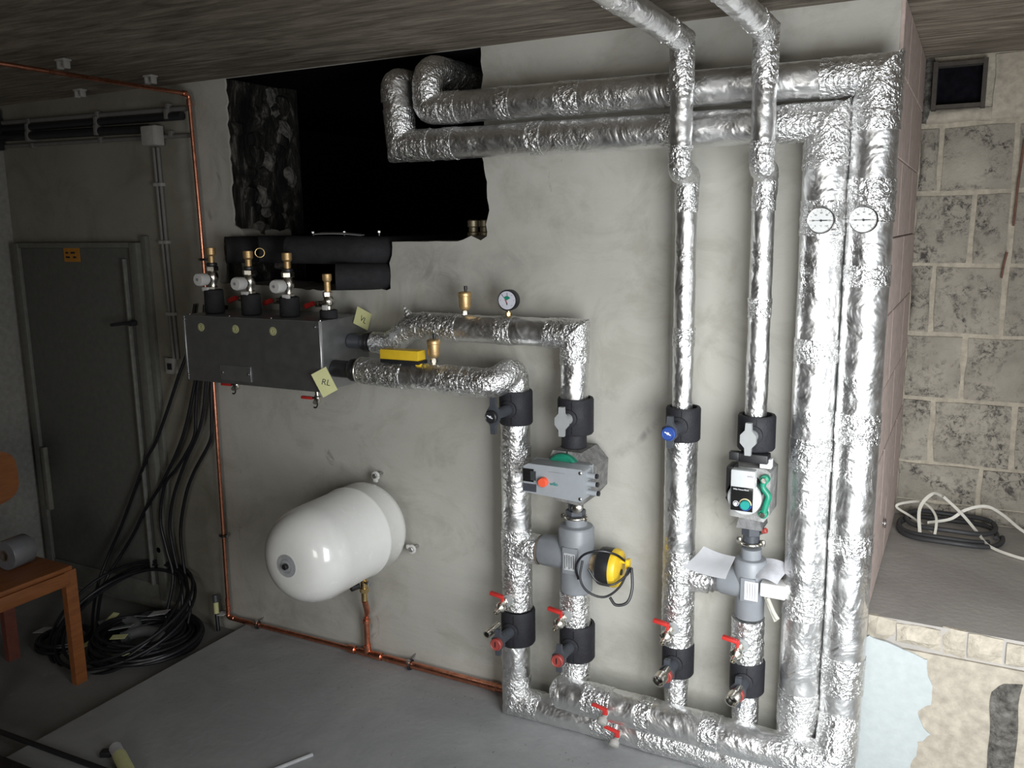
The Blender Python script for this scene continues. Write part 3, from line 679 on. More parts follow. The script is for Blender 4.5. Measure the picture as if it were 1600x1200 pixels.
ball_valve(X4 + .004, 1.128, 1.238, .058, 'black insulated ball valve with grey lever directly above the small pump', 'grey')
o = thing('insulated_pipe', 'third foil-wrapped riser below the blue-capped valve, with a side branch', 'pipe', (X3, YP, .42))
leg((X3, YP, .425), (X3, YP, 1.133), .0525, amp=.002).build('foil_jacket', FOIL, o)
leg((X3, YP, .425), (X3, YP, .76), .054, amp=.0034, f=54, step=.0045).build('tape_band', CRUMP, o)
leg((X3, YP, .668), (X3 + .105, YP, .664), .048, .040, amp=.004, f=54, step=.0045).build('branch_wrap', CRUMP, o)
ball_valve(X3 + .004, .312, .425, .054, 'black insulated ball valve with red cap at the foot of the third riser', 'red')
drain(X3 - .006, .497, .052, 'drain tap with red lever on the third riser, below its branch')
side_nozzle(X3 + .010, -.252, .392, 'silver open nozzle in front of the lower valve of the third riser')
o = thing('insulated_pipe', 'short thin foil-wrapped pipe between the third lower valve and the floor header', 'pipe', (X3, YP, .2))
leg((X3, YP, .19), (X3, YP, .315), .040, amp=.003).build('foil_jacket', CRUMP, o)
o = thing('insulated_pipe', 'short foil-wrapped pipe between the fourth lower valve and the floor header', 'pipe', (X4, YP, .2))
leg((X4, YP, .19), (X4, YP, .310), .043, amp=.003).build('foil_jacket', CRUMP, o)
o = thing('insulated_pipe', 'short crumpled foil-wrapped pipe under the small mixing valve', 'pipe', (X4, YP, .41))
leg((X4, YP, .41), (X4, YP, .562), .052, amp=.003, f=55, step=.0045).build('foil_jacket', CRUMP, o)
ball_valve(X4 + .003, .305, .418, .056, 'black insulated ball valve with red cap at the foot of the fourth riser', 'red')
drain(X4 - .010, .488, .052, 'drain tap with red lever under the small mixing valve')
side_nozzle(X4 + .010, -.252, .384, 'silver open nozzle in front of the lower valve of the fourth riser')
# short pipe between branch of riser 3 and valve 4
mv = mixing(X4 + .002, .568, .778, .052, 2.345, 'small grey insulated three-way mixing valve under the small pump')
G().box((X4 + .018, YP - .058, .678), (.042, .002, .062)).build('label_sticker', PAPER, mv)
for j in range(4): G().box((X4 + .006 + j * .008, YP - .0595, .678), (.0018, .001, .052)).build('print_line', GREYP, mv)
o = thing('pipe_fitting', 'short steel fitting between the third riser branch and the small mixing valve', 'fitting', (2.33, YP, .64))
G().cyl((2.312, YP, .664), (2.352, YP, .664), .030).torus((2.325, YP, .664), (1, 0, 0), .030, .006).build('sleeve', STEEL, o)
# small pump
pm = thing('circulation_pump', 'small light grey circulation pump with a teal dial and green casing', 'pump', (X4, YP, .85))
G().hexn((X4, YP, 1.10), (X4, YP, 1.13), .042).box((X4 + .01, -.165, 1.112), (.09, .05, .028), .004).box((X4 - .045, -.19, 1.118), (.030, .026, .026), .003).build('upper_union', BLACK, pm)
G().box((X4 + .045, -.155, 1.095), (.035, .03, .03), .003).build('cable_plug', PAPER, pm)
G().prism([(-.055, -.085), (.05, -.092), (.066, -.07), (.066, .068), (.05, .078), (-.055, .078)], MF((X4 - .004, -.055, 1.0), (0, -1, 0)), .115).build('foam_shell', simple('speckled_casing', (.30, .30, .29), .7, .2, .3, .002, 140), pm)
G().prism([(-.04, -.02), (.04, -.02), (.03, .03), (-.03, .03)], MF((X4, -.07, .895), (0, -1, 0)), .09).build('lower_casing', simple('speckled_casing_dark', (.17, .17, .17), .7, .2, .3, .002, 140), pm)
gl = G().tube(smooth_path([(X4 + .048, -.185, 1.050), (X4 + .043, -.185, 1.025), (X4 + .060, -.185, 1.0), (X4 + .055, -.185, .975), (X4 + .047, -.185, .940)], 6), .010, 12).cyl((X4 + .048, -.165, 1.05), (X4 + .048, -.19, 1.05), .014).cyl((X4 + .047, -.165, .94), (X4 + .047, -.19, .94), .014).build('green_flange', GREEN, pm, label='green painted flange with two bolts')
for z in (1.05, .94): G().hexn((X4 + .048, -.188, z), (X4 + .048, -.203, z), .009).build('bolt', NICKEL, gl)
G().cyl((X4 - .008, -.165, 1.010), (X4 - .008, -.235, 1.010), .050, 36, .004).build('motor_body', BLACK, pm)
G().cyl((X4 + .002, -.235, 1.002), (X4 + .002, -.256, 1.002), .051, 40, .004).build('round_head', PUMPW, pm)
hd = G().box((X4 - .001, -.250, 1.030), (.072, .034, .128), .005).build('control_head', PUMPW, pm)
G().box((X4 - .001, -.2685, 1.005), (.066, .003, .074), .001).build('control_panel', DISPLAY, hd)
G().box((X4 - .048, -.20, 1.05), (.022, .07, .085), .004).build('side_connector', BLACK, pm)
text('wilo', .011, MF((X4 + .022, -.2675, 1.078), (0, -1, 0)), 'logo_lettering', GREYP, hd)
text('Wilo-Yonos PICO', .0062, MF((X4 - .004, -.2703, 1.035), (0, -1, 0)), 'model_lettering', PAPER, hd)
G().torus((X4 + .010, -.271, .990), (0, 1, 0), .0175, .0018, a0=0, a1=PI).build('dial_scale', BLUE, hd)
G().torus((X4 + .010, -.271, .990), (0, 1, 0), .0175, .0018, a0=PI, a1=2 * PI).build('dial_scale', simple('cream_scale', (.6, .5, .3), .5), hd)
G().lathe([(.0145, 0), (.0145, .010), (.012, .013), (.001, .013)], (X4 + .010, -.269, .990), (0, -1, 0), 24).build('dial_knob', TEAL, hd, label='teal dial knob')
G().cyl((X4 - .018, -.269, .990), (X4 - .018, -.275, .990), .005, 14).torus((X4 - .018, -.271, .990), (0, 1, 0), .008, .0008).build('button', PAPER, hd)
G().hexn((X4, YP, .845), (X4, YP, .895), .032).cyl((X4, YP, .82), (X4, YP, .85), .026).build('lower_union', SLATE, pm)
G().tube([(X4 - .055, -.20, 1.005), (X4 - .062, -.21, .985), (X4 - .05, -.21, .965)], .003).build('latch', BLACK, pm)
G().torus((X4, YP, .818), (0, 0, 1), .031, .006).box((X4 - .037, YP - .005, .822), (.016, .014, .022), .005).box((X4 + .037, YP - .005, .822), (.016, .014, .022), .005).build('pipe_clamp', NICKEL, pm)
o = thing('drain_tap', 'tiny red-tipped vent tap under the small pump', 'tap', (X4 + .04, YP - .02, .85)); G().cyl((X4 + .02, YP, .85), (X4 + .045, YP - .02, .865), .004).build('spindle', NICKEL, o); G().cyl((X4 + .038, YP - .02, .868), (X4 + .052, YP - .025, .875), .009, 14, .002).build('red_cap', REDD, o)
# papers and white box
def sheet(name, corners, mat, lbl, cat, bend=.006, thick=.0006, group=None):
    a, b, c, d = [Vector(q) for q in corners]; n = 8; vs = []
    nr = (b - a).cross(d - a).normalized()
    for s_ in (0, 1):
        for j in range(n + 1):
            for i in range(n + 1):
                u, v = i / n, j / n; p = (a * (1 - u) + b * u) * (1 - v) + (d * (1 - u) + c * u) * v
                vs.append(p + nr * (bend * math.sin(u * PI) + bend * .4 * math.sin(v * 5 + u) + s_ * thick))
    fs = []; q = (n + 1) ** 2
    for s_ in (0, 1):
        for j in range(n):
            for i in range(n):
                x = s_ * q + j * (n + 1) + i; fs.append((x, x + 1, x + n + 2, x + n + 1))
    ring = [i for i in range(n)] + [j * (n + 1) + n for j in range(n)] + [n * (n + 1) + n - i for i in range(n)] + [(n - j) * (n + 1) for j in range(n)]
    for k in range(len(ring)): fs.append((ring[k], ring[(k + 1) % len(ring)], ring[(k + 1) % len(ring)] + q, ring[k] + q))
    o = G().add(vs, fs).build(name, mat)
    o['label'] = lbl; o['category'] = cat
    if group: o['group'] = group
    return o
sheet('instruction_sheet', [(2.298, -.150, .792), (2.412, -.200, .795), (2.412, -.315, .762), (2.27, -.275, .758)], PAPER, 'folded white paper resting on the branch beside the small mixing valve', 'paper')
o = thing('valve_actuator', 'small white box actuator on the right of the small mixing valve', 'actuator', (2.52, -.15, .665))
G().box((2.527, -.150, .690), (.078, .06, .046), .005).build('white_housing', WHITEK, o); G().cyl((2.48, YP, .69), (2.50, YP, .69), .018).build('coupling', STEEL, o)
G().tube([(2.51, -.16, .655), (2.535, -.19, .625), (2.55, -.20, .61)], .007).build('strap', FILM, o)
G().tube([(2.50, -.15, .655), (2.525, -.185, .628), (2.542, -.195, .60)], .005).build('strap', FILM, o)
sheet('plastic_wrapper', [(2.475, -.175, .722), (2.545, -.20, .722), (2.565, -.12, .765), (2.475, -.10, .765)], simple('pale_film', (.5, .5, .53), .25), 'curled pale wrapper lying on the small white actuator', 'wrapper', .012)

# header drains
for (x, y, z, lb) in ((2.0, -.245, .175, 'red-handled drain on the front floor header'), (2.025, -.195, .070, 'red-handled drain on the rear floor header near the ground')):
    o = thing('drain_tap', lb, 'tap', (x, y, z - .02))
    G().cyl((x, y + .02, z), (x, y - .035, z - .01), .010).lathe([(.016, 0), (.018, .004), (.018, .018), (.012, .022)], (x, y - .03, z - .008), (0, -.8, -.6)).build('tap_body', BOXP, o)
    G().box((x - .012, y - .028, z + .03), (.058, .014, .010), .004, (0, 10, 0)).box((x + .008, y - .028, z + .018), (.018, .012, .022), .004).build('lever', RED, o)

# ---- thermometers on the big risers
def gauge(x, lb):
    y = YP - .072; z = 1.828; o = thing('dial_thermometer', lb, 'thermometer', (x, y, z - .04), 'round dial thermometers on the thick risers')
    G().cyl((x, y + .01, z), (x, y - .006, z), .012).build('stem', STEEL, o)
    G().lathe([(.030, 0), (.0375, .004), (.038, .014), (.0365, .017), (.034, .016), (.034, .012)], (x, y - .004, z), (0, -1, 0), 44, cap=False).build('bezel', STEEL, o)
    f_ = G().cyl((x, y - .010, z), (x, y - .0155, z), .0345, 44).build('dial_face', DIAL, o)
    yy = y - .0160
    for k, t_ in enumerate(('0', '20', '40', '60', '80', '100', '120')):
        a = R(225 - 45 * k); G().box((x + .0295 * math.cos(a), yy, z + .0295 * math.sin(a)), (.006, .0006, .0009), 0, (0, -math.degrees(a), 0)).build('tick', INK, f_)
        text(t_, .0068, MF((x + .0215 * math.cos(a), yy, z + .0215 * math.sin(a)), (0, -1, 0)), 'numeral', INK, f_, .0002)
        if k < 6:
            a -= R(22.5); G().box((x + .0300 * math.cos(a), yy, z + .0300 * math.sin(a)), (.004, .0006, .0006), 0, (0, -math.degrees(a), 0)).build('tick', INK, f_)
    text('°C', .006, MF((x, yy, z - .015), (0, -1, 0)), 'unit_lettering', INK, f_, .0002)
    G().box((x - .008, yy - .0012, z), (.034, .0008, .0011)).box((x + .010, yy - .0012, z + .0003), (.014, .0008, .0024)).cyl((x, yy, z), (x, yy - .003, z), .0032, 16).build('pointer', INK, o)
gauge(2.622, 'left of the two round white dial thermometers'); gauge(2.734, 'right of the two round white dial thermometers')

# ---- manometer, air vents, yellow sleeve
def vent(x, y, z, lb):
    o = thing('air_vent', lb, 'air vent', (x, y, z), 'brass automatic air vents')
    G().lathe([(.010, -.01), (.010, .004), (.014, .004), (.014, .018), (.010, .018), (.010, .024)], (x, y, z), (0, 0, 1), 6).build('nut', NICKEL, o)
    G().lathe([(.009, .02), (.018, .026), (.0215, .036), (.0225, .07), (.0245, .072), (.0245, .082), (.020, .087), (.006, .089)], (x, y, z), (0, 0, 1), 32).build('body', BRONZE, o)
    G().cyl((x + .004, y, z + .086), (x + .004, y, z + .094), .005).cyl((x + .004, y, z + .094), (x + .004, y, z + .108), .0065, 14, .001).build('cap', BLACK, o)
vent(1.398, YP, 1.508, 'brass air vent on the upper loop left of the pressure gauge'); vent(1.327, -.225, 1.345, 'brass air vent on the lower loop beside the yellow block')
o = thing('pressure_gauge', 'round black-rimmed pressure gauge with green and red marks on the upper loop', 'gauge', (1.575, YP, 1.51))
G().cyl((1.575, YP, 1.50), (1.575, YP, 1.54), .007).hexn((1.575, YP, 1.515), (1.575, YP, 1.528), .011).build('stem', BRASS, o)
G().lathe([(.030, 0), (.0365, .003), (.0375, .032), (.036, .035), (.032, .034), (.032, .028)], (1.575, YP + .018, 1.570), (.10, -1, 0), 40).build('case', BLACK, o)
mf = G().lathe([(.0335, 0), (.0335, .003), (.001, .003)], (1.578, YP - .012, 1.570), (.10, -1, 0), 40).build('dial_face', DIALM, o)
MG = MF((1.5783, YP - .0155, 1.570), (.10, -1, 0))
G().prism([(-.002, 0), (.012, .008), (.006, .014), (-.004, .015), (-.013, .010)], MG, .0006).build('green_sector', GREEN, mf)
G().prism([(-.010, .006), (-.004, .002), (.001, -.010), (-.002, -.012)], MG, .0009).build('red_pointer', REDD, mf)
G().prism([(-.002, -.008), (.001, -.008), (.001, -.016), (-.002, -.016)], MG, .0011).prism([(0, .012), (.0012, .012), (.0012, .026), (0, .026)], MG, .0008).prism([(-.013, .010), (-.012, .011), (-.020, .022), (-.021, .021)], MG, .0008).build('black_pointer', INK, mf)
for k in range(7):
    a = R(225 - 45 * k); G().prism([(.025 * math.cos(a) + dx, .025 * math.sin(a) + dy) for dx, dy in ((-.0015, -.0006), (.0015, -.0006), (.0015, .0006), (-.0015, .0006))], MG, .0006).build('tick', INK, mf)
o = thing('yellow_block', 'yellow rectangular cap on a black plate lying on the lower loop', 'sensor box', (1.2, -.225, 1.34))
G().box((1.196, -.232, 1.372), (.166, .05, .036), .002).build('yellow_cap', YELLOW, o); G().box((1.20, -.232, 1.348), (.170, .056, .014), .003).build('base_plate', BLACK, o); G().box((1.275, -.245, 1.345), (.02, .02, .02), .003).build('yellow_tab', YELLOW, o)

# ================================================================== CABINET
bx = thing('manifold_cabinet', 'galvanised sheet-metal manifold cabinet on the wall under the white-knobbed valves', 'cabinet', (.515, -.15, 1.22))
G().box((.516, -.150, 1.351), (.708, .290, .262), .001).build('body', SHEET, bx, smooth=False)
G().box((.516, -.2985, 1.351), (.714, .004, .268), .001, seg=1).build('front_panel', simple('galvanised_front', (.34, .345, .35), .40, .9, .05), bx, smooth=False)
G().box((.516, -.150, 1.4845), (.716, .302, .004), .001, seg=1).build('top_panel', SHEET, bx, smooth=False)
G().box((.8745, -.295, 1.351), (.004, .012, .268), .001, seg=1).build('edge_flange', simple('bright_edge', (.75, .75, .75), .35, .8, .05), bx)
G().box((.165, -.300, 1.351), (.010, .006, .262), .001, seg=1).build('edge_flange', SHEET, bx)
pl = G().box((.435, -.3025, 1.262), (.165, .003, .062), .0006, seg=1).build('access_plate', SHEET, bx)
for x in (.365, .505): G().lathe([(.005, 0), (.005, .002), (.002, .004), (.001, .004)], (x, -.304, 1.262), (0, -1, 0), 14).build('screw', STEEL, pl)
for (x, z) in ((.855, 1.465), (.855, 1.24), (.172, 1.47), (.172, 1.24)): G().lathe([(.0045, 0), (.0045, .002), (.002, .004), (.001, .004)], (x, -.3025, z), (0, -1, 0), 14).build('screw', STEEL, bx)
for x, t_ in ((.262, '3'), (.450, '2'), (.645, '1')):
    st = G().cyl((x, -.3006, 1.440), (x, -.3020, 1.440), .0165, 30).build('round_sticker', NOTE, bx); G().torus((x, -.302, 1.440), (0, 1, 0), .0125, .0008, 24, 6).build('sticker_ring', INK, st)
    text(t_, .019, MF((x, -.3022, 1.440), (0, -1, 0)), 'sticker_digit', INK, st, .0003)
for (x, y) in ((.87, -.29), (.62, -.28), (.40, -.28), (.18, -.28), (.865, -.02)): G().lathe([(.004, 0), (.004, .003), (.001, .004)], (x, y, 1.486), (0, 0, 1), 12).build('screw', STEEL, bx)
# outlets
for (y, z, x1, r_, lb) in ((YP, 1.392, .99, .036, 'black pipe socket leaving the cabinet, upper one at the VL note'), (-.222, 1.298, 1.004, .040, 'black pipe socket leaving the cabinet, lower one at the RL note')):
    o = thing('pipe_socket', lb, 'fitting', (.93, y, z - r_))
    G().cyl((.875, y, z), (x1, y, z), r_ * .82, 30).build('tube', SLATE if y > -.2 else BLACK, o); G().lathe([(r_, 0), (r_ * 1.08, .004), (r_ * 1.08, .026), (r_, .03)], (x1 - .05, y, z), (1, 0, 0), 10).build('union_nut', BLACK, o)
# notes
M1 = MF((.884, -.052, 1.473), (1, -.12, 0.05)) @ Matrix.Rotation(R(-26), 4, 'Z')
M2 = MF((.884, -.300, 1.258), (.8, -.6, 0)) @ Matrix.Rotation(R(24), 4, 'Z')
for M, t_, wv, hv, lb in ((M1, 'VL', .085, .070, 'pale yellow note reading VL on the cabinet side'), (M2, 'RL', .062, .100, 'pale yellow note reading RL on the cabinet corner')):
    o = thing('sticky_note', lb, 'note', M.translation)
    G().prism([(-wv / 2, -hv / 2), (wv / 2, -hv / 2), (wv / 2, hv / 2), (-wv / 2, hv / 2)], M, .0008).build('paper', NOTE, o, smooth=False)
    text(t_, .032, M @ Matrix.Translation((.004, -.004, .001)) @ Matrix.Rotation(R(-8 if t_ == 'VL' else -40), 4, 'Z'), 'handwriting', INK, o, .0004)
# ---- valves on the cabinet
for i, x in enumerate((.240, .443, .645)):
    pos = ('leftmost', 'middle', 'rightmost')[i]
    o = thing('radiator_valve', f'{pos} of three nickel valves with white knobs on the cabinet', 'valve', (x, -.2, 1.487))
    y = -.2; hh = (.095, .082, .075)[i]
    G().lathe([(.035, 0), (.040, .004), (.039, hh), (.033, hh + .004)], (x, y, 1.487), (0, 0, 1), 30).build('foam_sleeve', FOAM, o)
    zb = 1.487 + hh
    G().box((x + .012 * (i - 1), y - .03, zb + .006), (.034, .012, .016), .003).build('white_tag', WHITEK, o)
    G().hexn((x, y, zb), (x, y, zb + .014), .020).lathe([(.017, 0), (.015, .012), (.020, .025), (.024, .04), (.022, .055), (.016, .066), (.018, .07)], (x, y, zb + .012), (0, 0, 1), 26).hexn((x, y, zb + .078), (x, y, zb + .098), .026).cyl((x, y, zb + .048), (x, y - .03, zb + .048), .015).build('valve_body', NICKEL, o)
    G().lathe([(.018, 0), (.018, .006), (.025, .010), (.027, .045), (.024, .052), (.006, .053), (.006, .046)], (x, y - .028, zb + .047), (0, -1, 0), 12).build('white_knob', WHITEK, o)
    G().cyl((x, y - .078, zb + .047), (x, y - .083, zb + .047), .006, 12).build('knob_screw', GREYP, o)
    G().cyl((x, y, zb + .098), (x, y, zb + .112), .022, 24, .003).build('washer', BLACK, o)
    G().cyl((x, y, zb + .110), (x, y, zb + .150), .013).lathe([(.013, .0), (.020, .008), (.020, .034), (.015, .036)], (x, y, zb + .138), (0, 0, 1), 12).build('brass_adapter', BRONZE, o)
    if i == 1: G().torus((x + .035, y + .03, zb + .165), (1, -1, 0), .018, .003).build('brass_ring', BRASS, o)
x, y = .838, -.2
o = thing('radiator_valve', 'smaller knobless nickel valve at the right end of the cabinet', 'valve', (x, y, 1.487))
G().cyl((x, y, 1.487), (x, y, 1.520), .034, 28, .003).build('foam_sleeve', FOAM, o)
G().box((x, y - .02, 1.528), (.022, .01, .022), .002).build('white_tag', WHITEK, o)
G().hexn((x, y, 1.52), (x, y, 1.535), .016).lathe([(.014, 0), (.022, .012), (.022, .028), (.014, .04)], (x, y, 1.533), (0, 0, 1), 24).hexn((x, y, 1.570), (x, y, 1.588), .019).build('valve_body', NICKEL, o)
G().cyl((x, y, 1.588), (x, y, 1.640), .012).lathe([(.012, 0), (.018, .008), (.018, .03), (.013, .032)], (x, y, 1.625), (0, 0, 1), 12).build('brass_adapter', BRONZE, o)
for i, (x, lb) in enumerate(((.285, 'between the leftmost and middle white-knobbed valves'), (.480, 'between the middle and rightmost white-knobbed valves'), (.700, 'left of the knobless valve'))):
    o = thing('small_ball_valve', 'small red-levered ball valve ' + lb, 'valve', (x, -.10, 1.487))
    z = 1.542 - .006 * i
    G().cyl((x + .035, -.10, 1.487), (x + .035, -.10, z), .010).cyl((x, -.10, z), (x + .06, -.10, z), .012).hexn((x - .005, -.10, z), (x + .012, -.10, z), .014).build('body', NICKEL, o)
    G().box((x - .028, -.115, z - .004), (.05, .014, .02), .004, (0, -18, 0)).build('lever', RED, o)
for (x, z, lb) in ((.330, 1.192, 'small drain valve with red lever hanging under the cabinet centre'), (.760, 1.170, 'small drain valve with red lever hanging under the right end of the cabinet')):
    o = thing('small_drain_valve', lb, 'valve', (x, -.2, z - .02))
    G().cyl((x, -.2, z), (x, -.2, 1.219), .009).lathe([(.011, -.02), (.015, -.014), (.015, .004), (.010, .01)], (x, -.2, z), (0, 0, 1), 18).cyl((x, -.2, z - .005), (x + .012, -.23, z - .012), .009).build('body', NICKEL, o)
    G().box((x - .035, -.22, z + .002), (.055, .014, .012), .004).build('lever', RED, o)
    G().torus((x + .006, -.225, z - .014), (.3, 1, 0), .020, .003, a0=-2.2, a1=1.9).build('strap', BLACK, o)
# ---- foam pipes into the opening
for (a, b, r_, lb) in (((.215, -.095, 1.742), (.34, .06, 1.742), .056, 'leftmost black foam-insulated pipe end behind the white-knobbed valves'), ((.395, -.090, 1.745), (.51, .03, 1.742), .056, 'middle black foam-insulated pipe behind the brass ring'),
                       ((.585, -.115, 1.745), (.935, -.02, 1.738), .055, 'long black foam-insulated pipe entering the opening, right of its neighbours'), ((.812, -.115, 1.640), (.938, -.02, 1.638), .053, 'lowest short black foam-insulated pipe behind the knobless valve')):
    o = thing('foam_pipe', lb, 'pipe', (a[0], a[1], a[2] - r_))
    d = (Vector(b) - Vector(a)).normalized()
    G().tube(arc_path([a, b, (b[0] + .02, .9, b[2])], .10, 10), r_, 36).build('foam_sleeve', FOAM, o)
    G().torus(Vector(a) + d * .002, d, r_ * .5, .004).build('end_ring', BLACK, o)
for (x, y, lb) in ((.605, .01, 'left'), (.75, .03, 'middle'), (.90, .06, 'right')):
    o = thing('hanger_bolt', f'{lb} of three small threaded studs above the foam pipes', 'stud', (x, y, 1.78))
    G().cyl((x, y, 1.77), (x, y, 1.815), .003, 8).build('rod', STEEL, o); G().hexn((x, y, 1.806), (x, y, 1.814), .008).build('nut', STEEL, o)
sheet('paper_sheet', [(.70, -.10, 1.803), (.90, -.06, 1.795), (.88, -.01, 1.800), (.68, -.03, 1.812)], PAPER, 'white paper lying on top of the long foam pipe', 'paper', .004)
o = thing('brass_fitting', 'dim metal fittings on the sill at the right of the opening', 'fitting', (1.31, .12, 1.775))
for dx in (0, .05): G().lathe([(.018, 0), (.024, .004), (.024, .03), (.018, .034), (.018, .05), (.023, .054), (.023, .075), (.015, .08)], (1.30 + dx, .12, 1.772), (0, 0, 1), 12).build('union', simple('dull_brass', (.3, .26, .18), .5, .8), o)

# ================================================================== COPPER
cu = thing('copper_pipe', 'copper pipe down the wall, along the floor and into the first riser', 'pipe', (0, -.04, .02))
G().tube(arc_path([(.014, -2.4, 2.400), (.010, -.04, 2.395), (.020, -.04, 1.9), (.028, -.04, 1.15), (.012, -.04, .040)], .02, 6), .0085, 14).build('upper_tube', COPPER, cu)
G().tube(arc_path([(.012, -.04, .12), (.008, -.04, .024), (.80, -.04, .028), (1.50, -.04, .026)], .02, 6), .011, 16).build('floor_tube', COPPER, cu)
G().cyl((.92, -.04, .028), (1.50, -.04, .026), .0155, 18).build('wide_tube', COPPER, cu)
for (p, q) in (((.010, -.04, 2.345), (.0105, -.04, 2.375)), ((.010, -.075, 2.395), (.010, -.05, 2.395)), ((.012, -.04, .055), (.012, -.04, .085)), ((.022, -.04, .026), (.05, -.04, .026)), ((.72, -.04, .028), (.76, -.04, .028)), ((.86, -.04, .028), (.90, -.04, .028)), ((1.42, -.04, .026), (1.46, -.04, .026))):
    G().cyl(p, q, .0125 if p[0] < .5 else .018, 16, .002).build('press_joint', COPPER, cu)
G().tube(arc_path([(.79, -.04, .028), (.825, -.04, .030), (.825, -.04, .20), (.868, -.085, .245), (.868, -.10, .30)], .03, 8), .0125, 16).build('tank_branch', COPPER, cu)
G().cyl((.825, -.04, .165), (.825, -.04, .185), .017, 16, .002).build('press_joint', COPPER, cu); G().cyl((.825, -.04, .028), (.825, -.04, .07), .016, 16, .002).cyl((.78, -.04, .028), (.87, -.04, .028), .016, 16, .002).build('branch_joint', COPPER, cu)
def clip(p, ax, r_, lb, stud):
    o = thing('pipe_clip', lb, 'clip', p, 'clips on the copper pipe')
    u = Vector(ax); p = Vector(p)
    G().torus(p, u, r_ + .004, .005, 20, 8).build('rubber_ring', BLACK, o)
    s_ = Vector(stud); e = s_.normalized() * (r_ + .006)
    G().cyl(p + e, p + s_, .003, 8).build('stud', STEEL, o)
    c_ = u.cross(s_).normalized(); G().box(p + c_ * (r_ + .010), (.014, .014, .014), .003).box(p - c_ * (r_ + .010), (.012, .012, .012), .003).build('screw_lug', STEEL, o)
clip((.024, -.04, 1.700), (0, 0, 1), .009, 'pipe clip on the copper pipe just above the cabinet valves', (0, .04, 0))
clip((.019, -.04, .430), (0, 0, 1), .009, 'pipe clip halfway down the copper pipe below the cabinet', (0, .04, 0))
clip((.195, -.04, .025), (1, 0, 0), .011, 'pipe clip on the floor copper pipe near the corner', (.0, .04, .02))
clip((1.045, -.04, .028), (1, 0, 0), .0155, 'pipe clip on the floor copper pipe right of the tank branch', (0, .04, .03))
for (x, y, lb) in ((.012, -.62, 'ceiling clip holding the copper pipe, nearer the room'), (-.005, -.22, 'ceiling clip holding the copper pipe, nearer the wall'), (-.55, -.14, 'lone small clip on the ceiling left of the copper pipe')):
    o = thing('ceiling_clip', lb, 'clip', (x, y, 2.42))
    G().box((x, y, 2.444), (.05, .035, .008), .002).box((x - .018, y, 2.428), (.010, .025, .03), .003).box((x + .018, y, 2.428), (.010, .025, .03), .003).build('saddle', BOXP, o)
# ================================================================== EXPANSION TANK
tx, tz, tr = .903, .634, .184
o = thing('expansion_tank', 'white enamelled expansion tank mounted on the wall', 'tank', (tx, 0, tz - tr))
prof = [(.02, 0)]
for k in range(1, 9): a = PI / 2 * k / 8; prof.append((tr * (.35 + .65 * math.sin(a)), .012 + .085 * (1 - math.cos(a))))
prof += [(tr, .17), (tr * 1.012, .175), (tr * 1.018, .183), (tr * 1.012, .190), (tr * .992, .196), (tr * .992, .41)]
for k in range(1, 13): a = PI / 2 * k / 12; prof.append((tr * .992 * math.cos(a) ** .62 if k < 12 else .001, (.41 + .15 * math.sin(a))))
G().lathe(prof, (tx, -.02, tz), (0, -1, 0), 72).build('tank_shell', TANK, o, ang=50)
G().lathe([(.042, 0), (.042, .003), (.001, .0035)], (tx, -.579, tz), (0, -1, 0), 36).build('round_label', simple('grey_label', (.36, .37, .38), .5, 0, .15), o)
G().torus((tx, -.5825, tz), (0, 1, 0), .025, .0012, 28, 6).build('label_print', GREYP, o)
G().cyl((tx, -.58, tz), (tx, -.596, tz), .011, 18, .002).build('valve_cap', BLACK, o)
for a in (88, -28, 208):
    ux, uz = math.cos(R(a)), math.sin(R(a)); c = Vector((tx + ux * (tr + .012), -.045, tz + uz * (tr + .012)))
    br = G().torus(c, (0, 1, 0), .014, .006, 20, 8).box(c - Vector((ux * .018, 0, uz * .018)), (.018, .014, .018), .004).build('bracket', WHITEK, o)
    G().cyl((c.x, 0, c.z), (c.x, -.045, c.z), .007).hexn((c.x, -.045, c.z), (c.x, -.056, c.z), .011).build('bolt', STEEL, br)
o = thing('tank_valve', 'brass cap valve with a black knob under the white tank', 'valve', (.868, -.10, .30))
G().cyl((.868, -.10, .30), (.868, -.10, .345), .013, 20, .002).hexn((.868, -.10, .338), (.868, -.10, .358), .019).cyl((.868, -.10, .355), (.868, -.10, .40), .014).hexn((.868, -.10, .40), (.868, -.10, .42), .018).cyl((.868, -.10, .42), (.868, -.10, .482), .009).cyl((.868, -.10, .385), (.905, -.12, .392), .007).build('body', BRASS, o)
G().cyl((.855, -.115, .372), (.838, -.15, .368), .014, 16, .002).build('black_knob', BLACK, o); G().cyl((.905, -.12, .392), (.915, -.125, .394), .009, 14).build('outlet_cap', STEEL, o)

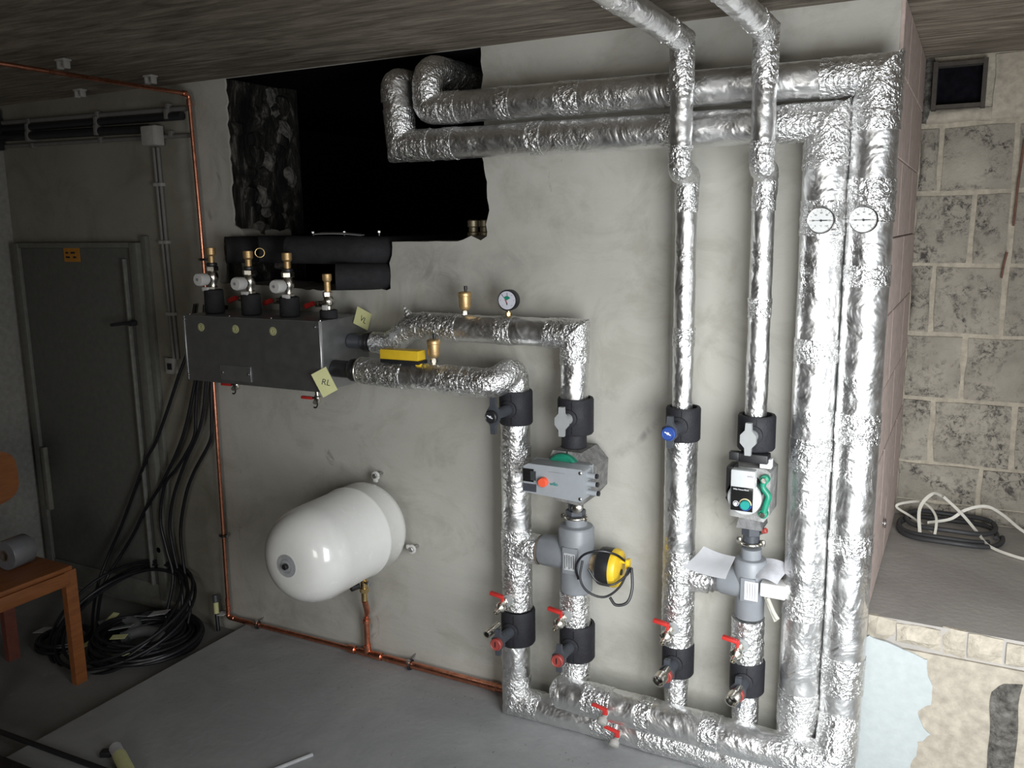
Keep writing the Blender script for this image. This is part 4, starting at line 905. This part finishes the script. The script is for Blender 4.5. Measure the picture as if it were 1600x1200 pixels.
# ================================================================== CABLES AND COILS
cabs = [([(-.06, -.03, 1.50), (-.12, -.035, 1.30), (-.18, -.05, 1.169), (-.271, -.05, 1.005), (-.364, -.055, .842), (-.431, -.06, .755), (-.528, -.06, .599), (-.649, -.07, .385), (-.72, -.09, .254), (-.74, -.16, .11), (-.66, -.26, .02), (-.52, -.38, -.03)], .0095, 'leftmost twisted black cable sagging from the cabinet corner to the coil'),
        ([(.0, -.03, 1.50), (-.02, -.04, 1.33), (-.076, -.05, 1.149), (-.151, -.05, .955), (-.23, -.05, .809), (-.345, -.06, .639), (-.474, -.06, .493), (-.558, -.07, .365), (-.64, -.09, .247), (-.68, -.17, .12), (-.60, -.28, .02), (-.45, -.40, -.03)], .0100, 'second black cable from the left, curving across the door to the coil'),
        ([(.04, -.03, 1.50), (.0, -.04, 1.30), (-.056, -.05, 1.151), (-.086, -.05, 1.021), (-.107, -.05, .899), (-.177, -.055, .794), (-.24, -.06, .721), (-.323, -.06, .635), (-.375, -.06, .458), (-.350, -.06, .309), (-.31, -.07, .173), (-.30, -.14, .0)], .0095, 'third black cable from the left, hanging beside the door frame'),
        ([(.09, -.03, 1.50), (.03, -.04, 1.30), (-.007, -.05, 1.154), (-.037, -.05, 1.025), (-.081, -.05, .916), (-.194, -.045, .751), (-.286, -.045, .583), (-.330, -.045, .432), (-.322, -.045, .312), (-.28, -.05, .107), (-.25, -.09, -.02)], .0095, 'fourth black cable from the left, joining the bundle by the door'),
        ([(.13, -.03, 1.50), (.06, -.04, 1.30), (.026, -.05, 1.157), (.009, -.05, .97), (-.012, -.05, .878), (-.131, -.05, .719), (-.199, -.05, .595), (-.259, -.045, .412), (-.258, -.045, .246), (-.22, -.06, .05), (-.20, -.10, -.03)], .0100, 'rightmost black cable, nearest the copper pipe')]
for pts, r_, lb in cabs:
    o = G().tube(smooth_path(pts, 8), r_ * .82, 10).build('hanging_cable', RUBBER); o['label'] = lb; o['category'] = 'cable'; o['group'] = 'cables hanging from the cabinet'
def coil(c, nrm, R0, n, r_, lb, name='cable_coil', spread=.012, mat=None, turns_lbl='turn'):
    o = thing(name, lb, 'cable coil', (c[0], c[1], c[2] - .02))
    for i in range(n):
        cc = Vector(c) + Vector((random.uniform(-1, 1) * spread, random.uniform(-1, 1) * spread, abs(random.uniform(0, 1)) * spread * 1.4))
        u, w_ = frame_of(Vector(nrm) + Vector((random.uniform(-.09, .09), random.uniform(-.09, .09), 0)))
        rr = R0 * random.uniform(.90, 1.04)
        pts = [cc + (u * math.cos(t) * (1 + .03 * math.sin(2 * t + i)) + w_ * math.sin(t)) * rr for t in [2 * PI * k / 40 for k in range(41)]]
        G().tube(pts, r_, 8).build(turns_lbl, mat or RUBBER, o)
    return o
coil((-.24, -.30, -.035), (0, 0, 1), .235, 11, .009, 'black cable coil lying flat on the lower floor by the slab edge', spread=.02)
coil((-.27, -.30, -.01), (.05, .05, 1), .19, 5, .008, 'smaller black cable coil stacked inside the flat coil', spread=.02)
coil((-.37, -.31, .060), (0, -.42, .88), .335, 5, .0075, 'wide black cable loops leaning up against the wall behind the flat coil', spread=.03)
coil((-.60, -.46, -.04), (0, 0, 1), .11, 4, .008, 'small black cable bundle on the floor behind the chair leg', spread=.02)
for (c, s_, rz, mt, lb) in (((-.28, -.19, .05), (.085, .06), 25, PAPER, 'white card lying on the cable coil'), ((-.33, -.36, .04), (.10, .045), 30, simple('pale_slip', (.38, .42, .42), .7), 'pale crumpled slip inside the cable coil'),
                           ((-.26, -.43, .04), (.07, .035), 25, NOTE, 'yellowish tag in front inside the cable coil'), ((-.16, -.50, .01), (.06, .035), 10, NOTE, 'pale tag lying at the near rim of the cable coil'), ((-.47, -.30, .035), (.03, .07), 20, NOTE, 'yellow tag at the left rim of the cable coil'),
                           ((-.49, -.45, -.03), (.05, .09), 60, NOTE, 'yellow tag on the floor beside the chair leg'), ((-.76, -.44, -.03), (.09, .08), 20, PAPER, 'white card lying behind the chair leg'), ((-.03, -.04, .035), (.05, .05), 5, PAPER, 'small pale card by the copper corner')):
    b = G().box(c, (s_[0], s_[1], .002), 0, (random.uniform(-14, 14), random.uniform(-10, 10), rz)); o = b.build('paper_tag', mt, smooth=False); o['label'] = lb; o['category'] = 'paper'; o['group'] = 'papers among the cable coils'
for i, (x, y) in enumerate(((-.42, -.30), (-.22, -.33))):
    o = G().tube(smooth_path([(x - .13, y - .02, -.02), (x - .05, y + .05, .0), (x + .06, y + .04, 0), (x + .10, y - .05, -.02)], 6), .026, 12).build('grey_hose', simple('grey_hose', (.16, .165, .17), .5)); o['label'] = ('grey hose piece inside the coil, left one', 'grey hose piece inside the coil, right one')[i]; o['category'] = 'hose'
o = thing('cable_end_fitting', 'cable end with brass-yellow sleeve standing by the copper corner', 'fitting', (-.06, -.05, .0))
G().tube([(-.03, -.07, -.04), (-.045, -.06, .04)], .009).build('sheath', RUBBER, o); G().tube([(-.045, -.06, .04), (-.055, -.05, .09)], .012).build('yellow_sleeve', NOTE, o); G().cyl((-.055, -.05, .09), (-.062, -.045, .125), .014, 12, .002).build('gland', SLATE, o)
# ================================================================== CHAIR
ch = thing('wooden_chair', 'orange-brown wooden chair at the left edge, partly out of frame', 'chair', (-.45, -.85, -.06))
ZS = .452
G().box((-.455, -.875, ZS), (.47, .47, .022), .008).build('seat', WOOD, ch)
for (x, y, mt) in ((-.232, -.655, WOOD), (-.69, -.655, WOODR), (-.232, -1.09, WOOD), (-.69, -1.09, WOODR)):
    G().prism([(-.026, -.015), (.026, -.015), (.026, .015), (-.026, .015)], Matrix.Translation((x, y, -.06)) @ Matrix.Rotation(PI / 2, 4, 'Z'), ZS + .052).build('leg', mt, ch)
G().box((-.226, -.87, ZS - .040), (.022, .42, .058), .004).build('rail', WOOD, ch); G().box((-.46, -.652, ZS - .040), (.44, .022, .058), .004).build('rail', WOOD, ch)
G().box((-.69, -.87, ZS - .040), (.022, .42, .058), .004).build('rail', WOOD, ch); G().box((-.46, -1.09, ZS - .040), (.44, .022, .058), .004).build('rail', WOOD, ch)
bp = []
for k in range(32):
    a = 2 * PI * k / 32; c_, s_ = math.cos(a), math.sin(a); bp.append((.25 * (abs(c_) ** .55) * (1 if c_ > 0 else -1), .125 * (abs(s_) ** .55) * (1 if s_ > 0 else -1)))
G().prism(bp, MF((-.705, -.785, .775), (1, 0, .05)), .018).build('backrest', WOOD, ch)
for y in (-.70, -.99): G().box((-.712, y, .60), (.022, .036, .34), .005).build('back_post', WOODR, ch)
rl = thing('foil_tape_roll', 'grey roll standing on the wooden chair seat', 'roll', (-.63, -.66, ZS + .011))
_c = Vector((-.415, -.80, ZS + .011 + .062))
G().lathe([(.024, 0), (.060, 0), (.062, .003), (.062, .10), (.060, .103), (.024, .103), (.024, 0)], _c, (-.12, 1, 0), 36, cap=False).build('roll', simple('grey_roll', (.20, .205, .22), .45, .2, .06), rl)
G().lathe([(.019, -.002), (.024, -.002), (.024, .1), (.019, .1), (.019, -.002)], _c, (-.12, 1, 0), 28, cap=False).build('core', simple('core', (.12, .09, .07), .8), rl)

# ================================================================== FLOOR BITS
o = thing('cardboard_sleeve', 'crumpled white wrapper with yellow tape at the bottom left of the floor', 'wrapper', (.43, -.93, 0))
G().tube([(.435, -.995, .022), (.52, -1.035, .022)], .022, 10, cap=False).build('white_sleeve', simple('dull_white', (.5, .5, .52), .5), o); G().tube([(.49, -1.021, .0235), (.64, -1.092, .0235)], .0235, 12).build('yellow_tape', NOTE, o); G().box((.42, -1.02, .012), (.04, .03, .02), .004, (0, 0, 30)).build('black_end', BLACK, o)
o = G().tube([(.965, -.93, .007), (1.076, -.695, .007)], .007, 8).build('loose_stick', simple('pale_stick', (.40, .41, .42), .6)); o['label'] = 'pale thin stick lying on the slab near the bottom edge'; o['category'] = 'stick'
o = G().tube([(-.75, -1.11, -.012), (.70, -1.085, .014)], .010, 12).build('floor_tube', BLACK); o['label'] = 'dark grey tube lying across the slab corner, farther of two'; o['category'] = 'tube'
o = G().box((-.1, -1.235, .01), (1.6, .05, .03), .008, (0, 0, 1)).build('floor_rail', BLACK); o['label'] = 'black rail at the bottom left corner, nearer the camera'; o['category'] = 'rail'
g = G()
for i in range(140):
    t_ = random.random(); x = .3 + 2.3 * t_; y = -.27 - abs(random.gauss(0, .16)) if x > 1.5 else -.10 - abs(random.gauss(0, .25))
    b = bmesh.new(); bmesh.ops.create_icosphere(b, subdivisions=1, radius=random.uniform(.0008, .0030)); g.bm(b, Matrix.Translation((x, y, .003)) @ Matrix.Diagonal((1, 1.4, .6, 1)))
g.build('floor_debris', simple('crumbs', (.24, .22, .20), .9, 0, .5), smooth=False, kind='stuff', label='crumbs of mortar and foil scraps scattered on the slab', category='debris')
# ================================================================== NICHE CONTENTS
o = thing('hose_coil', 'black plastic hose coil lying on the recess shelf', 'hose coil', (2.99, .92, .594))
for (Rr, cx, cy, cz, a0, a1) in ((.175, 2.99, .92, .612, -.2, 5.7), (.160, 3.0, .95, .632, .4, 6.6), (.185, 3.0, .90, .606, 2.6, 6.4)):
    u = [(cx + Rr * math.cos(t), cy + Rr * .78 * math.sin(t), cz + .006 * math.sin(3 * t)) for t in [a0 + (a1 - a0) * k / 40 for k in range(41)]]
    G().tube(u, .0095, 10).build('turn', simple('matt_hose', (.03, .03, .032), .6), o)
def strip(pts, wv, lb):
    P_ = smooth_path(pts, 8); vs = []; fs = []
    for i, p in enumerate(P_):
        t = (P_[min(i + 1, len(P_) - 1)] - P_[max(i - 1, 0)]).normalized(); s_ = t.cross(Vector((0.3, 1, .2))).normalized() * wv / 2
        nn = t.cross(s_).normalized() * .0008
        vs += [p - s_ - nn, p + s_ - nn, p + s_ + nn, p - s_ + nn]
    for i in range(len(P_) - 1):
        for k in range(4): fs.append((4 * i + k, 4 * i + (k + 1) % 4, 4 * i + 4 + (k + 1) % 4, 4 * i + 4 + k))
    fs += [(3, 2, 1, 0), tuple(len(vs) - 4 + k for k in range(4))]
    o = G().add(vs, fs).build('plastic_strap', FILM); o['label'] = lb; o['category'] = 'strap'
strip([(2.90, .80, .604), (2.89, .86, .70), (2.93, .92, .75), (2.97, .96, .73)], .013, 'milky strap standing in a loop at the left of the hose coil')
strip([(2.95, .78, .604), (2.95, .84, .68), (2.90, .90, .715), (2.83, .95, .69), (2.80, .96, .665), (2.86, .93, .64), (2.94, .85, .615)], .010, 'milky strap bent flat across the left of the hose coil')
strip([(2.97, .93, .74), (3.02, .92, .70), (3.06, .90, .665), (3.10, .86, .63), (3.14, .80, .605), (3.22, .74, .600), (3.32, .70, .600)], .012, 'milky strap running from the hose coil down to the right')
strip([(2.92, .88, .64), (3.0, .92, .655), (3.05, .95, .69), (3.12, .97, .71), (3.18, .95, .69), (3.25, .90, .65), (3.35, .86, .61)], .012, 'milky strap arching over the right side of the hose coil')
o = thing('wall_bolt', 'small ring bolt in the side of the recess just above the shelf', 'bolt', (2.79, .30, .75)); G().torus((2.796, .42, .765), (1, 0, 0), .014, .004).cyl((2.785, .42, .765), (2.80, .42, .765), .007).build('ring', STEEL, o)
# rusty bars in the block wall
for (x, z0, z1, lb) in ((3.135, 1.80, 2.12, 'rusty reinforcement bar exposed in the upper right of the block wall'), (3.11, 1.60, 1.70, 'short rusty bar exposed in the block wall')):
    o = G().tube([(x, 1.092, z0), (x + .004, 1.09, (z0 + z1) / 2), (x + .012, 1.092, z1)], .004, 8).build('rusty_bar', simple('rust', (.13, .06, .04), .9, 0, .3)); o['label'] = lb; o['category'] = 'bar'
